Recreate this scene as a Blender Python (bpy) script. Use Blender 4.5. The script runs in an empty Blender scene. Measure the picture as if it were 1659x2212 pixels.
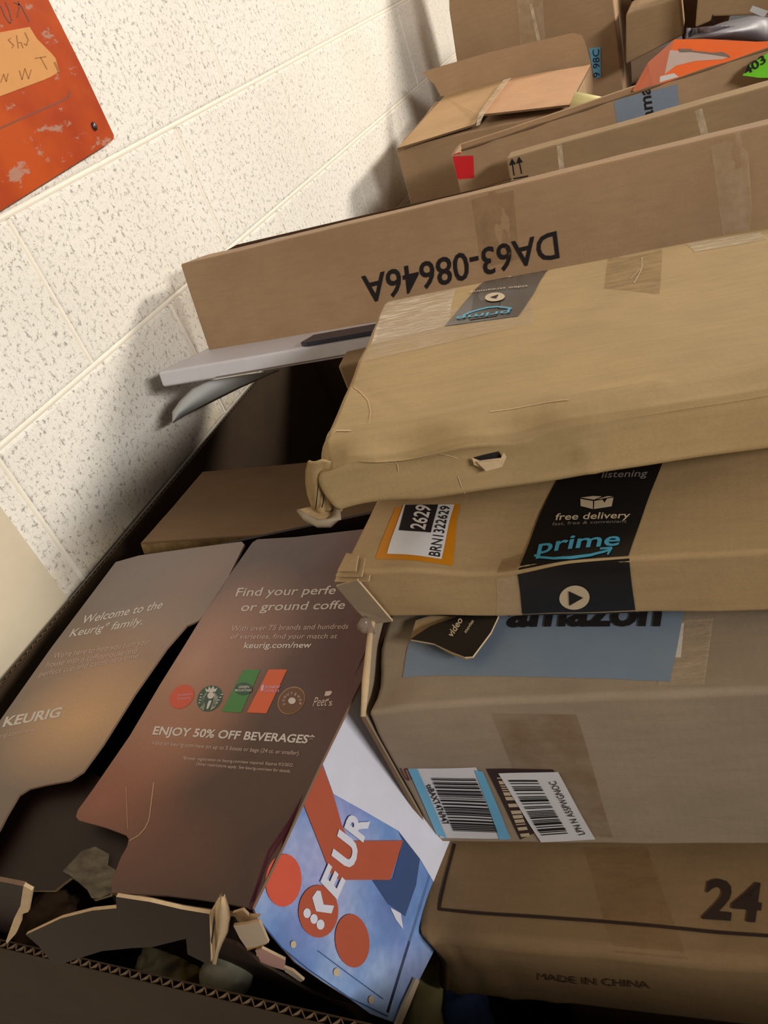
import bpy, bmesh, math, random
from mathutils import Vector, Matrix, Euler, noise
random.seed(4)
C = bpy.context.scene.collection
sc = bpy.context.scene

# ------------------------------------------------------------------ camera
RC = ((0.90088853, 0.29633699, -0.31715018), (-0.07197645, -0.6185675, -0.78242804), (-0.42804117, 0.7277078, -0.53593108))
CAM = Vector((0.77084975, -0.56044167, 0.08651682)); F = 1714.68
cam_d = bpy.data.cameras.new('camera'); cam = bpy.data.objects.new('camera', cam_d); C.objects.link(cam)
r0, r1, r2 = (Vector(r) for r in RC)
mw = Matrix((r0, -r1, -r2)).transposed().to_4x4(); mw.translation = CAM; cam.matrix_world = mw
cam_d.sensor_fit = 'VERTICAL'; cam_d.sensor_height = 36; cam_d.lens = F / 2212 * 36; cam_d.clip_start = .02
sc.camera = cam
sc.view_settings.view_transform = 'Standard'; sc.view_settings.look = 'None'
sc.view_settings.exposure = 0.0; sc.view_settings.gamma = 1; sc.view_settings.use_curve_mapping = False

# ------------------------------------------------------------------ light
w = bpy.data.worlds.new('room_air'); sc.world = w; w.use_nodes = True
w.node_tree.nodes['Background'].inputs[0].default_value = (1.0, .94, .86, 1)
w.node_tree.nodes['Background'].inputs[1].default_value = .12
def area(name, loc, target, sx, sy, power, col):
    l = bpy.data.lights.new(name, 'AREA'); l.shape = 'RECTANGLE'; l.size = sx; l.size_y = sy; l.energy = power; l.color = col
    o = bpy.data.objects.new(name, l); C.objects.link(o); o.location = loc
    o.rotation_euler = (Vector(target) - Vector(loc)).to_track_quat('-Z', 'Y').to_euler(); return o
area('ceiling_light', (2.9, 2.7, .95), (0, .5, -.2), 1.2, .35, 100, (1, .925, .82))
area('ceiling_light', (1.7, 3.3, 1.7), (.1, 1.0, -.3), 1.2, .3, 22, (1, .925, .82))
area('ceiling_light', (3.7, -1.6, 1.05), (.4, .5, -.2), 1.3, .4, 94, (1, .955, .90))

# ------------------------------------------------------------------ helpers
def lin(c):
    return tuple(((v / 255) / 12.92 if v / 255 <= .04045 else ((v / 255 + .055) / 1.055) ** 2.4) for v in c) + (1,)
def ray(px, py):
    d = Vector(((px - 829.5) / F, (py - 1106) / F, 1)); return r0 * d.x + r1 * d.y + r2 * d.z
def at(px, py, t): return CAM + ray(px, py) * t
def onplane(px, py, o, n):
    d = ray(px, py); return CAM + d * ((Vector(o) - CAM).dot(n) / d.dot(n))
def tag(o, label=None, cat=None, group=None, kind=None):
    if label: o['label'] = label
    if cat: o['category'] = cat
    if group: o['group'] = group
    if kind: o['kind'] = kind
    return o
def thing(name, label, cat, M=None, group=None):
    o = bpy.data.objects.new(name, None); C.objects.link(o); o.empty_display_size = .05
    o.matrix_world = M if M else Matrix(); o['M'] = [v for r in (M if M else Matrix()) for v in r]
    return tag(o, label, cat, group)
def mat_of(o):
    v = list(o['M']); return Matrix((v[0:4], v[4:8], v[8:12], v[12:16]))
def obj(name, verts, faces, m, parent=None, smooth=False, world=False, label=None, mats=None, fm=None):
    me = bpy.data.meshes.new(name)
    if world and parent is not None:
        p = parent
        while p.type != 'EMPTY' and p.parent: p = p.parent
        inv = mat_of(p).inverted() if p.type == 'EMPTY' else Matrix(); verts = [inv @ Vector(v) for v in verts]
    me.from_pydata([tuple(v) for v in verts], [], faces); me.validate()
    for mm in (mats or [m]): me.materials.append(mm)
    if fm:
        for p_, k in zip(me.polygons, fm): p_.material_index = k
    if smooth:
        for p_ in me.polygons: p_.use_smooth = True
    o = bpy.data.objects.new(name, me); C.objects.link(o)
    if parent is not None: o.parent = parent
    if label: o['label'] = label
    return o

# ------------------------------------------------------------------ materials
class N:
    def __init__(s, name):
        s.m = bpy.data.materials.new(name); s.m.use_nodes = True; s.t = s.m.node_tree; s.b = s.t.nodes['Principled BSDF']
        s.tc = s.t.nodes.new('ShaderNodeTexCoord')
    def n(s, kind, **kw):
        x = s.t.nodes.new(kind)
        for k, v in kw.items():
            if k.startswith('i_'):
                k = k[2:]; x.inputs[int(k) if k.isdigit() else k.replace('_', ' ')].default_value = v
            else: setattr(x, k, v)
        return x
    def l(s, a, b): s.t.links.new(a, b)
    def mapped(s, scale, rot=(0, 0, 0), loc=(0, 0, 0)):
        mp = s.n('ShaderNodeMapping'); mp.inputs['Scale'].default_value = scale; mp.inputs['Rotation'].default_value = rot; mp.inputs['Location'].default_value = loc
        s.l(s.tc.outputs['Object'], mp.inputs['Vector']); return mp.outputs[0]
    def noise(s, scale, detail=4, rough=.55, vec=None):
        x = s.n('ShaderNodeTexNoise'); x.inputs['Scale'].default_value = scale; x.inputs['Detail'].default_value = detail; x.inputs['Roughness'].default_value = rough
        s.l(vec if vec else s.tc.outputs['Object'], x.inputs['Vector']); return x.outputs['Fac']
    def ramp(s, fac, stops):
        x = s.n('ShaderNodeValToRGB'); e = x.color_ramp.elements
        while len(e) < len(stops): e.new(.5)
        for k, (p, c) in zip(e, stops): k.position = p; k.color = c if len(c) == 4 else tuple(c) + (1,)
        s.l(fac, x.inputs[0]); return x.outputs[0]
    def mix(s, fac, a, b, mode='MIX'):
        x = s.n('ShaderNodeMix', data_type='RGBA', blend_type=mode)
        for sock, v in ((x.inputs[0], fac), (x.inputs[6], a), (x.inputs[7], b)):
            if hasattr(v, 'links') or hasattr(v, 'is_linked'): s.l(v, sock)
            else: sock.default_value = v
        return x.outputs[2]
    def bump(s, h, strength, dist=.001, prev=None):
        x = s.n('ShaderNodeBump'); x.inputs['Strength'].default_value = strength; x.inputs['Distance'].default_value = dist; s.l(h, x.inputs['Height'])
        if prev: s.l(prev, x.inputs['Normal'])
        s.l(x.outputs[0], s.b.inputs['Normal']); return x.outputs[0]
def g(v): return (v, v, v, 1)
def plain(name, rgb, rough=.6, spec=.4, metal=0, coat=0):
    a = N(name); nz = a.noise(60, 3); c = lin(rgb)
    a.l(a.mix(nz, tuple(v * .93 for v in c[:3]) + (1,), tuple(min(1, v * 1.05) for v in c[:3]) + (1,)), a.b.inputs['Base Color'])
    a.b.inputs['Roughness'].default_value = rough; a.b.inputs['Specular IOR Level'].default_value = spec; a.b.inputs['Metallic'].default_value = metal
    a.b.inputs['Coat Weight'].default_value = coat; a.b.inputs['Coat Roughness'].default_value = .15
    return a.m
def cardboard(name, rgb, seed=0, rough=.72, var=.12, stain=.0, flute=(0, 0, 1), spec=.25):
    a = N(name); c = lin(rgb)[:3]
    big = a.noise(7 + seed * .3, 5, .6, a.mapped((1, 1, 1), loc=(seed * 3.1, seed * 1.7, 0)))
    fib = a.noise(26, 4, .65, a.mapped((1, 6, 6), loc=(seed, 0, 2)))
    fine = a.noise(700, 2)
    def sc_(k): return tuple(min(1, v * k) for v in c) + (1,)
    col = a.ramp(big, [(.3, sc_(1 - var)), (.5, sc_(1)), (.72, sc_(1 + var * .8))])
    col = a.mix(a.ramp(fib, [(.42, g(0)), (.70, g(.45))]), col, sc_(.80))
    col = a.mix(a.ramp(fine, [(.35, g(.16)), (.6, g(0))]), col, sc_(.6))
    if stain:
        st = a.noise(11, 3, .5, a.mapped((1, 1, 1), loc=(seed + 9, 4, 1)))
        col = a.mix(a.ramp(st, [(.55, g(0)), (.75, g(stain))]), col, sc_(.45))
    a.l(col, a.b.inputs['Base Color'])
    a.b.inputs['Roughness'].default_value = rough; a.b.inputs['Specular IOR Level'].default_value = spec
    wv = a.n('ShaderNodeTexWave', wave_type='BANDS'); wv.inputs['Scale'].default_value = 55; wv.inputs['Distortion'].default_value = .4
    a.l(a.mapped((1, 0, 0)), wv.inputs['Vector'])
    b1 = a.bump(wv.outputs['Fac'], .04, .0004)
    b2 = a.bump(fine, .12, .0004, b1)
    a.bump(a.noise(22, 4), .35, .002, b2)
    return a.m
def film(name, rgb, alpha, rough=.18):
    a = N(name); a.b.inputs['Base Color'].default_value = lin(rgb)
    a.b.inputs['Roughness'].default_value = rough; a.b.inputs['Specular IOR Level'].default_value = .6
    wr = a.noise(45, 4, .6, a.mapped((1, 2.5, 1))); a.bump(wr, .6, .003)
    a.l(a.ramp(wr, [(.35, g(alpha * .5)), (.65, g(min(1, alpha * 1.5)))]), a.b.inputs['Alpha'])
    return a.m

KRAFT = cardboard('kraft_cardboard', (172, 144, 104), 1)
KRAFT_TOP = cardboard('scuffed_kraft_cardboard', (170, 143, 100), 2, stain=.25)
KRAFT_PALE = cardboard('greyish_kraft_cardboard', (156, 138, 116), 3, stain=.2)
KRAFT_RED = cardboard('reddish_kraft_cardboard', (166, 136, 104), 4)
KRAFT_MID = cardboard('brown_kraft_cardboard', (158, 131, 98), 5)
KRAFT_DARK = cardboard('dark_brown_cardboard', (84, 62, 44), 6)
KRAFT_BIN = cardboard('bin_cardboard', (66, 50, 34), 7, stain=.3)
KRAFT_24 = cardboard('tan_kraft_cardboard', (128, 102, 70), 8)
EDGE = cardboard('cut_cardboard_edge', (122, 98, 72), 9, var=.25)
TORN = cardboard('torn_cardboard_fibre', (206, 178, 140), 10, var=.2)
INK = plain('black_ink', (34, 30, 30), .7, .2)
INK_FAINT = plain('faded_ink', (48, 34, 26), .8, .2)
WHITE_INK = plain('white_ink', (214, 205, 198), .5, .3)
PINK_INK = plain('pinkish_ink', (206, 182, 172), .5, .3)
BLUE_INK = plain('pale_blue_ink', (76, 158, 188), .45, .3)
CREAM_INK = plain('cream_ink', (196, 176, 146), .5, .3)
GREY_INK = plain('grey_ink', (130, 118, 108), .5, .3)
LABEL_WHITE = plain('white_label_paper', (216, 214, 214), .45, .4)
LABEL_BLUE = plain('light_blue_label', (110, 178, 212), .45, .4)
LABEL_ORANGE = plain('orange_label_patch', (196, 124, 22), .5, .3)
LABEL_GREY = plain('blue_grey_label', (122, 136, 152), .40, .4)
LABEL_RED = plain('red_sticker', (208, 28, 36), .5, .4)
LABEL_GREEN = plain('green_sticker', (110, 200, 40), .5, .4)
TAPE_BLACK = plain('black_printed_tape', (26, 24, 24), .28, .5)
TAPE_GREY = plain('glossy_dark_grey_tape', (66, 66, 66), .22, .6)
TAPE_CLEAR = film('clear_packing_tape', (214, 190, 158), .30)
TAPE_SHINE = film('wrinkled_clear_tape', (226, 208, 178), .55, .12)
TAPE_BROWN = film('brown_packing_tape', (140, 104, 64), .24, .35)
FOAM = plain('white_coated_board', (216, 214, 220), .5, .35)
PAPER = plain('grey_white_paper', (188, 190, 188), .6, .2)
NAVY = plain('navy_strip', (40, 40, 66), .4, .4)

# ------------------------------------------------------------------ cartons with worn faces
class Carton:
    """A cardboard box with rounded, slightly warped faces. Local frame: x along, y into the room, z up."""
    def __init__(s, name, label, o, eul, dims, m, r=.004, wob=.0012, dents=(), ridges=(), res=.011, open_top=False, extra=None, cat='box', body='body', group=None, seed=0, top_m=None):
        R = Euler([math.radians(a) for a in eul], 'XYZ').to_matrix()
        s.d = Vector(dims); s.r = r; s.wob = wob; s.dents = dents; s.ridges = ridges; s.seed = seed; s.extra = extra
        base = Vector(o) + R @ Vector((0, 0, -dims[2]))
        s.M = Matrix.Translation(base) @ R.to_4x4(); s.inv = s.M.inverted()
        s.root = thing(name, label, cat, s.M, group)
        verts, faces, idx = [], [], {}
        def v(p):
            k = tuple(round(c, 5) for c in p)
            if k not in idx: idx[k] = len(verts); verts.append(s.warp(Vector(p)))
            return idx[k]
        n = [max(2, int(round(c / res))) for c in dims]
        def ticks(L, k):
            a = [0, r * .35, r * .8, r + .0012] + [r + (L - 2 * r) * i / k for i in range(k + 1)] + [L - r - .0012, L - r * .8, L - r * .35, L]
            return sorted(set(round(q, 6) for q in a))
        T = [ticks(dims[i], n[i]) for i in range(3)]
        for ax in range(3):
            a, b = [(1, 2), (0, 2), (0, 1)][ax]
            for side in (0, dims[ax]):
                if ax == 2 and side and open_top: continue
                for i in range(len(T[a]) - 1):
                    for j in range(len(T[b]) - 1):
                        q = []
                        for (ii, jj) in ((i, j), (i + 1, j), (i + 1, j + 1), (i, j + 1)):
                            p = [0, 0, 0]; p[ax] = side; p[a] = T[a][ii]; p[b] = T[b][jj]; q.append(v(p))
                        flip = (side == 0) != (ax == 1)
                        faces.append(q[::-1] if flip else q)
        s.body = obj(body, verts, faces, m, s.root, smooth=True)
    def warp(s, p, eps=0.):
        d, r = s.d, s.r
        inn = Vector([min(max(p[i], r), d[i] - r) for i in range(3)])
        v = p - inn; L = v.length
        nrm = v / L if L > 1e-9 else Vector((0, 0, 1))
        q = inn + nrm * (r + eps) if L > 1e-9 else p.copy()
        k = Vector((s.seed * 7.3, s.seed * 2.1, s.seed))
        nv = noise.noise_vector(p * 6 + k) * s.wob * 1.4 + noise.noise_vector(p * 21 + k) * s.wob * .6
        q += nv
        for (c, rad, vec) in s.dents:
            t = (p - Vector(c)).length / rad
            if t < 1: q += Vector(vec) * (1 - t * t) ** 2
        for (a, b, wd, vec) in s.ridges:
            a = Vector(a); b = Vector(b); ab = b - a; u = max(0, min(1, (p - a).dot(ab) / ab.dot(ab)))
            t = (p - (a + ab * u)).length / wd
            if t < 1: q += Vector(vec) * (1 - t) ** 1.2
        if s.extra: q += Vector(s.extra(p))
        return q
    def plane(s, face):
        R3 = s.M.to_3x3()
        n, o = {'front': ((0, -1, 0), (0, 0, 0)), 'top': ((0, 0, 1), (0, 0, s.d.z)), 'right': ((1, 0, 0), (s.d.x, 0, 0)), 'left': ((-1, 0, 0), (0, 0, 0))}[face]
        return s.M @ Vector(o), R3 @ Vector(n)
    def loc(s, face, px, py, clampit=True):
        o, n = s.plane(face); p = s.inv @ onplane(px, py, o, n)
        if clampit: p = Vector([min(max(p[i], 0), s.d[i]) for i in range(3)])
        return p
    def quad(s, name, face, pts, m, layer=1, nu=10, nv=10, parent=None, label=None):
        a, b, c, d = [s.loc(face, *p) for p in pts]
        vs, fs = [], []
        for j in range(nv + 1):
            for i in range(nu + 1):
                u, v = i / nu, j / nv
                p = (a * (1 - u) + b * u) * (1 - v) + (d * (1 - u) + c * u) * v
                vs.append(s.warp(p, .00035 * layer))
        for j in range(nv):
            for i in range(nu):
                k = j * (nu + 1) + i; fs.append([k, k + 1, k + nu + 2, k + nu + 1])
        return obj(name, vs, fs, m, parent or s.root, smooth=True, label=label)
    def marks(s, name, face, polys, m, layer=2, parent=None, label=None, mats=None):
        """flat printed polygons (pixel outlines laid on a face), one mesh"""
        vs, fs, fm = [], [], []
        for q in polys:
            mi = 0
            if mats: mi, q = q
            if len(q) == 4 and not mats:      # cut long strips so that they follow the worn surface
                la = math.dist(q[0], q[1]); lb_ = math.dist(q[1], q[2]); nu = max(1, int(la / 14)); nv = max(1, int(lb_ / 14)); k = len(vs)
                for j in range(nv + 1):
                    for i in range(nu + 1): vs.append(s.warp(s.loc(face, *inq(q, i / nu, j / nv)), .00035 * layer))
                for j in range(nv):
                    for i in range(nu): k2 = k + j * (nu + 1) + i; fs.append([k2, k2 + 1, k2 + nu + 2, k2 + nu + 1]); fm.append(0)
                continue
            k = len(vs)
            vs += [s.warp(s.loc(face, *p), .00035 * layer) for p in q]; fs.append(list(range(k, len(vs)))); fm.append(mi)
        return obj(name, vs, fs, m, parent or s.root, label=label, mats=mats, fm=fm if mats else None)
    def text(s, name, face, lines, m, layer=2, parent=None, bold=0., label=None, cut=None):
        vs, fs = [], []
        for (t, p0, p1, p2) in lines:
            tv, tf = text_mesh(t, bold)
            w_ = max(v[0] for v in tv); k = len(vs); p0 = Vector(p0); ex = (Vector(p1) - p0) / w_; ey = (Vector(p2) - p0) / .729
            for (x, y) in tv:
                q = p0 + ex * x + ey * y; vs.append(s.warp(s.loc(face, q.x, q.y), .00035 * layer))
            fs += [[i + k for i in f] for f in tf]
        return obj(name, vs, fs, m, parent or s.root, label=label)
_tc = {}
def text_mesh(t, bold=0.):
    if (t, bold) in _tc: return _tc[(t, bold)]
    cu = bpy.data.curves.new('glyphs', 'FONT'); cu.body = t; cu.size = 1; cu.offset = bold; cu.resolution_u = 3; cu.fill_mode = 'FRONT' if hasattr(cu, 'fill_mode') else cu.fill_mode
    o = bpy.data.objects.new('glyphs', cu); C.objects.link(o)
    dg = bpy.context.evaluated_depsgraph_get(); ev = o.evaluated_get(dg); me = ev.to_mesh()
    vs = [(v.co.x, v.co.y) for v in me.vertices]; fs = [list(p.vertices) for p in me.polygons]; ev.to_mesh_clear()
    bpy.data.objects.remove(o); bpy.data.curves.remove(cu)
    mx = min(v[0] for v in vs); vs = [(x - mx, y) for x, y in vs]
    _tc[(t, bold)] = (vs, fs); return vs, fs
def ell(cx, cy, ax, ay, bx=None, by=None, n=28):
    if bx is None: bx, by = -ay, ax
    return [(cx + ax * math.cos(2 * math.pi * i / n) + bx * math.sin(2 * math.pi * i / n), cy + ay * math.cos(2 * math.pi * i / n) + by * math.sin(2 * math.pi * i / n)) for i in range(n)]
def stroke(pts, wd):
    out = []
    for (x0, y0), (x1, y1) in zip(pts, pts[1:]):
        L = math.hypot(x1 - x0, y1 - y0) or 1; nx, ny = -(y1 - y0) / L * wd / 2, (x1 - x0) / L * wd / 2
        out.append([(x0 + nx, y0 + ny), (x1 + nx, y1 + ny), (x1 - nx, y1 - ny), (x0 - nx, y0 - ny)])
    return out
def lerp2(a, b, t): return (a[0] + (b[0] - a[0]) * t, a[1] + (b[1] - a[1]) * t)
def inq(q, u, v): return lerp2(lerp2(q[0], q[1], u), lerp2(q[3], q[2], u), v)
def bars(q, n, seed):
    """bar code: stripes stacked down the quad"""
    rnd = random.Random(seed); out = []; v = 0
    ws = [rnd.choice((1, 1, 2, 3)) for _ in range(n * 2)]; tot = sum(ws)
    for i, k in enumerate(ws):
        a, b = v / tot, (v + k) / tot; v += k
        if i % 2 == 0: out.append([inq(q, 0, a), inq(q, 1, a), inq(q, 1, b), inq(q, 0, b)])
    return out
def slab(name, pts, nrm, th, m, parent=None, sub=0, bend=None, mats=None, label=None, edge_m=None, world=True):
    """a board: outline (world points on a plane) with thickness along -nrm, finely cut so it can bend"""
    nrm = Vector(nrm).normalized(); bm = bmesh.new()
    vs = [bm.verts.new(p) for p in pts]; f = bm.faces.new(vs); bm.normal_update()
    if f.normal.dot(nrm) < 0: f.normal_flip()
    if sub:
        bmesh.ops.triangulate(bm, faces=bm.faces[:])
        for _ in range(sub): bmesh.ops.subdivide_edges(bm, edges=bm.edges[:], cuts=1, use_grid_fill=True)
    bm.normal_update()
    ret = bmesh.ops.extrude_face_region(bm, geom=bm.faces[:])
    newv = [e for e in ret['geom'] if isinstance(e, bmesh.types.BMVert)]
    # the extruded copy stays on the plane, the first sheet moves back
    old = [v for v in bm.verts if v not in set(newv)]
    for v in old: v.co -= nrm * th
    bm.normal_update()
    bmesh.ops.recalc_face_normals(bm, faces=bm.faces[:])
    if bend:
        for v in bm.verts: v.co = bend(v.co.copy())
    bm.normal_update()
    if edge_m:
        for q in bm.faces: q.material_index = 1 if abs(q.normal.dot(nrm)) < .5 else 0
    V = [v.co.copy() for v in bm.verts]; bm.verts.index_update(); Fc = [[v.index for v in q.verts] for q in bm.faces]; fm = [q.material_index for q in bm.faces]
    bm.free()
    return obj(name, V, Fc, m, parent, world=world, label=label, mats=[m, edge_m] if edge_m else None, fm=fm if edge_m else None)
def tube(name, pts, rad, m, parent=None, n=8, world=True):
    vs, fs = [], []
    for i, p in enumerate(pts):
        p = Vector(p); t = (Vector(pts[min(i + 1, len(pts) - 1)]) - Vector(pts[max(i - 1, 0)])).normalized()
        a = t.orthogonal().normalized(); b = t.cross(a); rr = rad[i] if isinstance(rad, (list, tuple)) else rad
        for k in range(n): vs.append(p + (a * math.cos(2 * math.pi * k / n) + b * math.sin(2 * math.pi * k / n)) * rr)
    for i in range(len(pts) - 1):
        for k in range(n): fs.append([i * n + k, i * n + (k + 1) % n, (i + 1) * n + (k + 1) % n, (i + 1) * n + k])
    fs += [list(range(n))[::-1], [(len(pts) - 1) * n + k for k in range(n)]]
    return obj(name, vs, fs, m, parent, smooth=True, world=world)
def fluted(name, a, b, z0, z1, th, m, parent, m_edge, inward):
    """upright corrugated sheet from a to b (xy), with its flutes open along the top rim"""
    a = Vector((a[0], a[1], 0)); b = Vector((b[0], b[1], 0)); ab = b - a; L = ab.length; u = ab / L; n = Vector(inward).normalized()
    vs, fs, fm = [], [], []
    def box(p, q, off, t, zb, zt, mi):
        k = len(vs)
        for pp in (p, q):
            for o_ in (off, off + t):
                for z in (zb, zt): vs.append(pp + n * o_ + Vector((0, 0, z)))
        for f in ([0, 1, 3, 2], [4, 6, 7, 5], [0, 4, 5, 1], [2, 3, 7, 6], [1, 5, 7, 3], [0, 2, 6, 4]): fs.append([k + i for i in f]); fm.append(mi)
    box(a, b, 0, .0006, z0, z1, 0); box(a, b, th - .0006, .0006, z0, z1, 0)
    step = .0045; N_ = int(L / step)
    for i in range(N_):
        p = a + u * i * step; q = a + u * (i + 1) * step; o0 = .0006 if i % 2 else th - .0012; o1 = th - .0012 if i % 2 else .0006
        k = len(vs)
        for pp, oo in ((p, o0), (q, o1)):
            for dz in (z1 - .03, z1 - .0002): vs.append(pp + n * oo + Vector((0, 0, dz))); vs.append(pp + n * (oo + .0006) + Vector((0, 0, dz)))
        for f in ([0, 4, 6, 2], [1, 3, 7, 5], [2, 6, 7, 3]): fs.append([k + i_ for i_ in f]); fm.append(1)
    # floor of the flutes
    k = len(vs)
    for pp in (a, b):
        for o_ in (0, th): vs.append(pp + n * o_ + Vector((0, 0, z1 - .028)))
    fs.append([k, k + 1, k + 3, k + 2]); fm.append(1)
    return obj(name, vs, fs, m, parent, mats=[m, m_edge], fm=fm, world=True)
def boxmesh(x0, x1, y0, y1, z0, z1):
    v = [(x, y, z) for x in (x0, x1) for y in (y0, y1) for z in (z0, z1)]
    return v, [[0, 1, 3, 2], [4, 6, 7, 5], [0, 4, 5, 1], [2, 3, 7, 6], [1, 5, 7, 3], [0, 2, 6, 4]]

# ------------------------------------------------------------------ the setting
# painted concrete block wall: blocks 40 x 20 cm in running bond, tooled joints
a = N('painted_block'); sp = a.noise(120, 6, .85, a.mapped((1, 1.1, 1))); lg = a.noise(3, 3)
pit = a.ramp(sp, [(.30, g(1)), (.42, g(0))]); grain = a.ramp(a.noise(420, 4, .8), [(.38, g(.35)), (.56, g(0))])
base = a.mix(a.ramp(lg, [(.35, g(0)), (.65, g(1))]), lin((236, 231, 220)), lin((244, 240, 230)))
geo = a.n('ShaderNodeSeparateXYZ'); a.l(a.tc.outputs['Object'], geo.inputs[0])
col = a.mix(pit, a.mix(grain, base, lin((206, 196, 178))), lin((172, 160, 142)))
st = a.n('ShaderNodeMapRange', i_1=-.33, i_2=-.41, i_3=0., i_4=1.); a.l(geo.outputs[2], st.inputs[0])
stn = a.n('ShaderNodeMath', operation='MULTIPLY'); a.l(st.outputs[0], stn.inputs[0]); a.l(a.ramp(a.noise(5, 4), [(.38, g(0)), (.6, g(.8))]), stn.inputs[1])
col = a.mix(stn.outputs[0], col, lin((190, 158, 104)))
a.l(col, a.b.inputs['Base Color']); a.b.inputs['Roughness'].default_value = .5; a.b.inputs['Specular IOR Level'].default_value = .3
b1 = a.bump(a.noise(240, 5, .7), .5, .0015); a.bump(a.ramp(sp, [(.27, g(0)), (.44, g(1))]), .9, .0012, b1)
WALL = a.m
JOINT = plain('painted_mortar', (240, 232, 216), .45, .3)
vs, fs, fm = [], [], []
def blk(y0, y1, z0, z1):
    prof = [(0.0036, -.0016), (.0052, -.0006), (.0078, 0.)]
    k = len(vs)
    for ins, x in prof:
        for (yy, zz) in ((y0 + ins, z0 + ins), (y1 - ins, z0 + ins), (y1 - ins, z1 - ins), (y0 + ins, z1 - ins)): vs.append((x, yy, zz))
    for rg in range(len(prof) - 1):
        for i in range(4):
            j = (i + 1) % 4; fs.append([k + rg * 4 + i, k + rg * 4 + j, k + rg * 4 + 4 + j, k + rg * 4 + 4 + i]); fm.append(0)
    fs.append([k + 8, k + 9, k + 10, k + 11]); fm.append(0)
for row in range(-6, 9):
    z0 = row * .2; off = 0 if row % 2 == 0 else .2
    for i in range(-5, 14): blk(off + i * .4, off + (i + 1) * .4, z0, z0 + .2)
# joint: shallow convex bead between the block edges
def bead(p, q, ax):
    k = len(vs)
    for pt in (p, q):
        for o_, x in ((-.0037, -.0017), (-.002, -.0008), (0, -.0004), (.002, -.0008), (.0037, -.0017)):
            vs.append((x, pt[0] + (o_ if ax == 'z' else 0), pt[1] + (o_ if ax == 'y' else 0)))
    for i in range(4): fs.append([k + i, k + i + 1, k + 6 + i, k + 5 + i]); fm.append(1)
for row in range(-6, 10):
    bead((-2, row * .2), (5.6, row * .2), 'y')
    if row < 9:
        off = 0 if row % 2 == 0 else .2
        for i in range(-5, 15): bead((off + i * .4, row * .2 + .004), (off + i * .4, row * .2 + .196), 'z')
k = len(vs); vs += [(-.1, -2.1, -1.2), (-.1, 5.7, -1.2), (-.1, 5.7, 2.5), (-.1, -2.1, 2.5), (-.0032, -2.1, -1.2), (-.0032, 5.7, -1.2), (-.0032, 5.7, 2.5), (-.0032, -2.1, 2.5)]
fs += [[k, k + 3, k + 2, k + 1], [k + 4, k + 5, k + 6, k + 7], [k, k + 1, k + 5, k + 4], [k + 2, k + 3, k + 7, k + 6]]; fm += [0] * 4
tag(obj('wall_left', vs, fs, WALL, mats=[WALL, JOINT], fm=fm), 'painted cream concrete block wall with speckled blocks and tooled joints', kind='structure')
FLOOR = cardboard('dull_concrete_floor', (112, 104, 94), 12)
v_, f_ = boxmesh(-.1, 4.2, -2.1, 5.7, -1.28, -1.2)
tag(obj('floor', v_, f_, FLOOR), 'dull grey floor far below the pile', kind='structure')
TRIM = plain('smooth_cream_paint', (212, 198, 172), .5, .3)
v_, f_ = boxmesh(-.002, .004, -1.3, -.037, -1.2, 2.4)
tag(obj('trim_1', v_, f_, TRIM), 'smooth cream painted panel covering the end of the block wall', kind='structure')

# ------------------------------------------------------------------ orange sign on the wall
XN = Vector((1, 0, 0))
a = N('worn_orange_paint'); n1 = a.noise(16, 5, .65, a.mapped((1, 1, 2.4))); n2 = a.noise(9, 4, .5, a.mapped((1, 1, 1), loc=(4, 2, 1)))
col = a.mix(a.ramp(n2, [(.4, g(0)), (.6, g(1))]), lin((184, 74, 12)), lin((160, 54, 8)))
col = a.mix(a.ramp(n1, [(.60, g(0)), (.64, g(.75))]), col, lin((168, 136, 118)))
a.l(col, a.b.inputs['Base Color']); a.b.inputs['Roughness'].default_value = .6; a.b.inputs['Specular IOR Level'].default_value = .15; a.bump(n1, .2, .001); ORANGE = a.m
def wp(px, py, x): return onplane(px, py, (x, 0, 0), XN)
sign = thing('wall_sign', 'worn orange sign panel with a tan label screwed to the block wall', 'sign', Matrix.Translation(wp(245, 300, .004)))
slab('panel', [wp(x, y, .010) for x, y in ((60, -90), (105, 0), (180, 150), (246, 292), (246, 300), (240, 306), (120, 381), (0, 456), (-260, 590), (-420, 300), (-260, -200))], XN, .006, ORANGE, sign, edge_m=ORANGE)
TAN_T = plain('aged_masking_tape', (204, 142, 76), .6, .3)
slab('label', [wp(x, y, .0108) for x, y in ((-150, 95), (0, 70), (64, 58), (80, 84), (112, 116), (120, 126), (128, 154), (110, 166), (94, 173), (0, 208), (-150, 260))], XN, .0006, TAN_T, sign, label='tan tape label with faded handwriting')
def wall_strokes(name, polys, x, m, par):
    V, Fs = [], []
    for q in polys:
        k = len(V); V += [wp(px, py, x) for px, py in q]; Fs.append(list(range(k, len(V))))
    return obj(name, V, Fs, m, par, world=True)
MARK = plain('dull_purple_marker', (134, 76, 62), .7, .2); MARK2 = plain('faded_brown_marker', (160, 108, 58), .7, .2)
wall_strokes('handwriting', stroke([(2, 12), (12, 36), (22, 50), (26, 44), (20, 22), (12, 4)], 3.2) + stroke([(40, 2), (42, 18), (38, 37)], 3.2) + stroke([(30, 4), (46, 12), (58, 34), (64, 47)], 3.2), .0104, MARK, sign)
sq = stroke([(24, 82), (18, 86), (24, 92), (30, 98), (26, 104)], 2) + stroke([(36, 76), (40, 104)], 2) + stroke([(40, 92), (46, 92), (50, 104)], 2) + stroke([(54, 70), (62, 88)], 2.4) + stroke([(52, 94), (58, 98), (60, 88)], 2)
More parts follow.
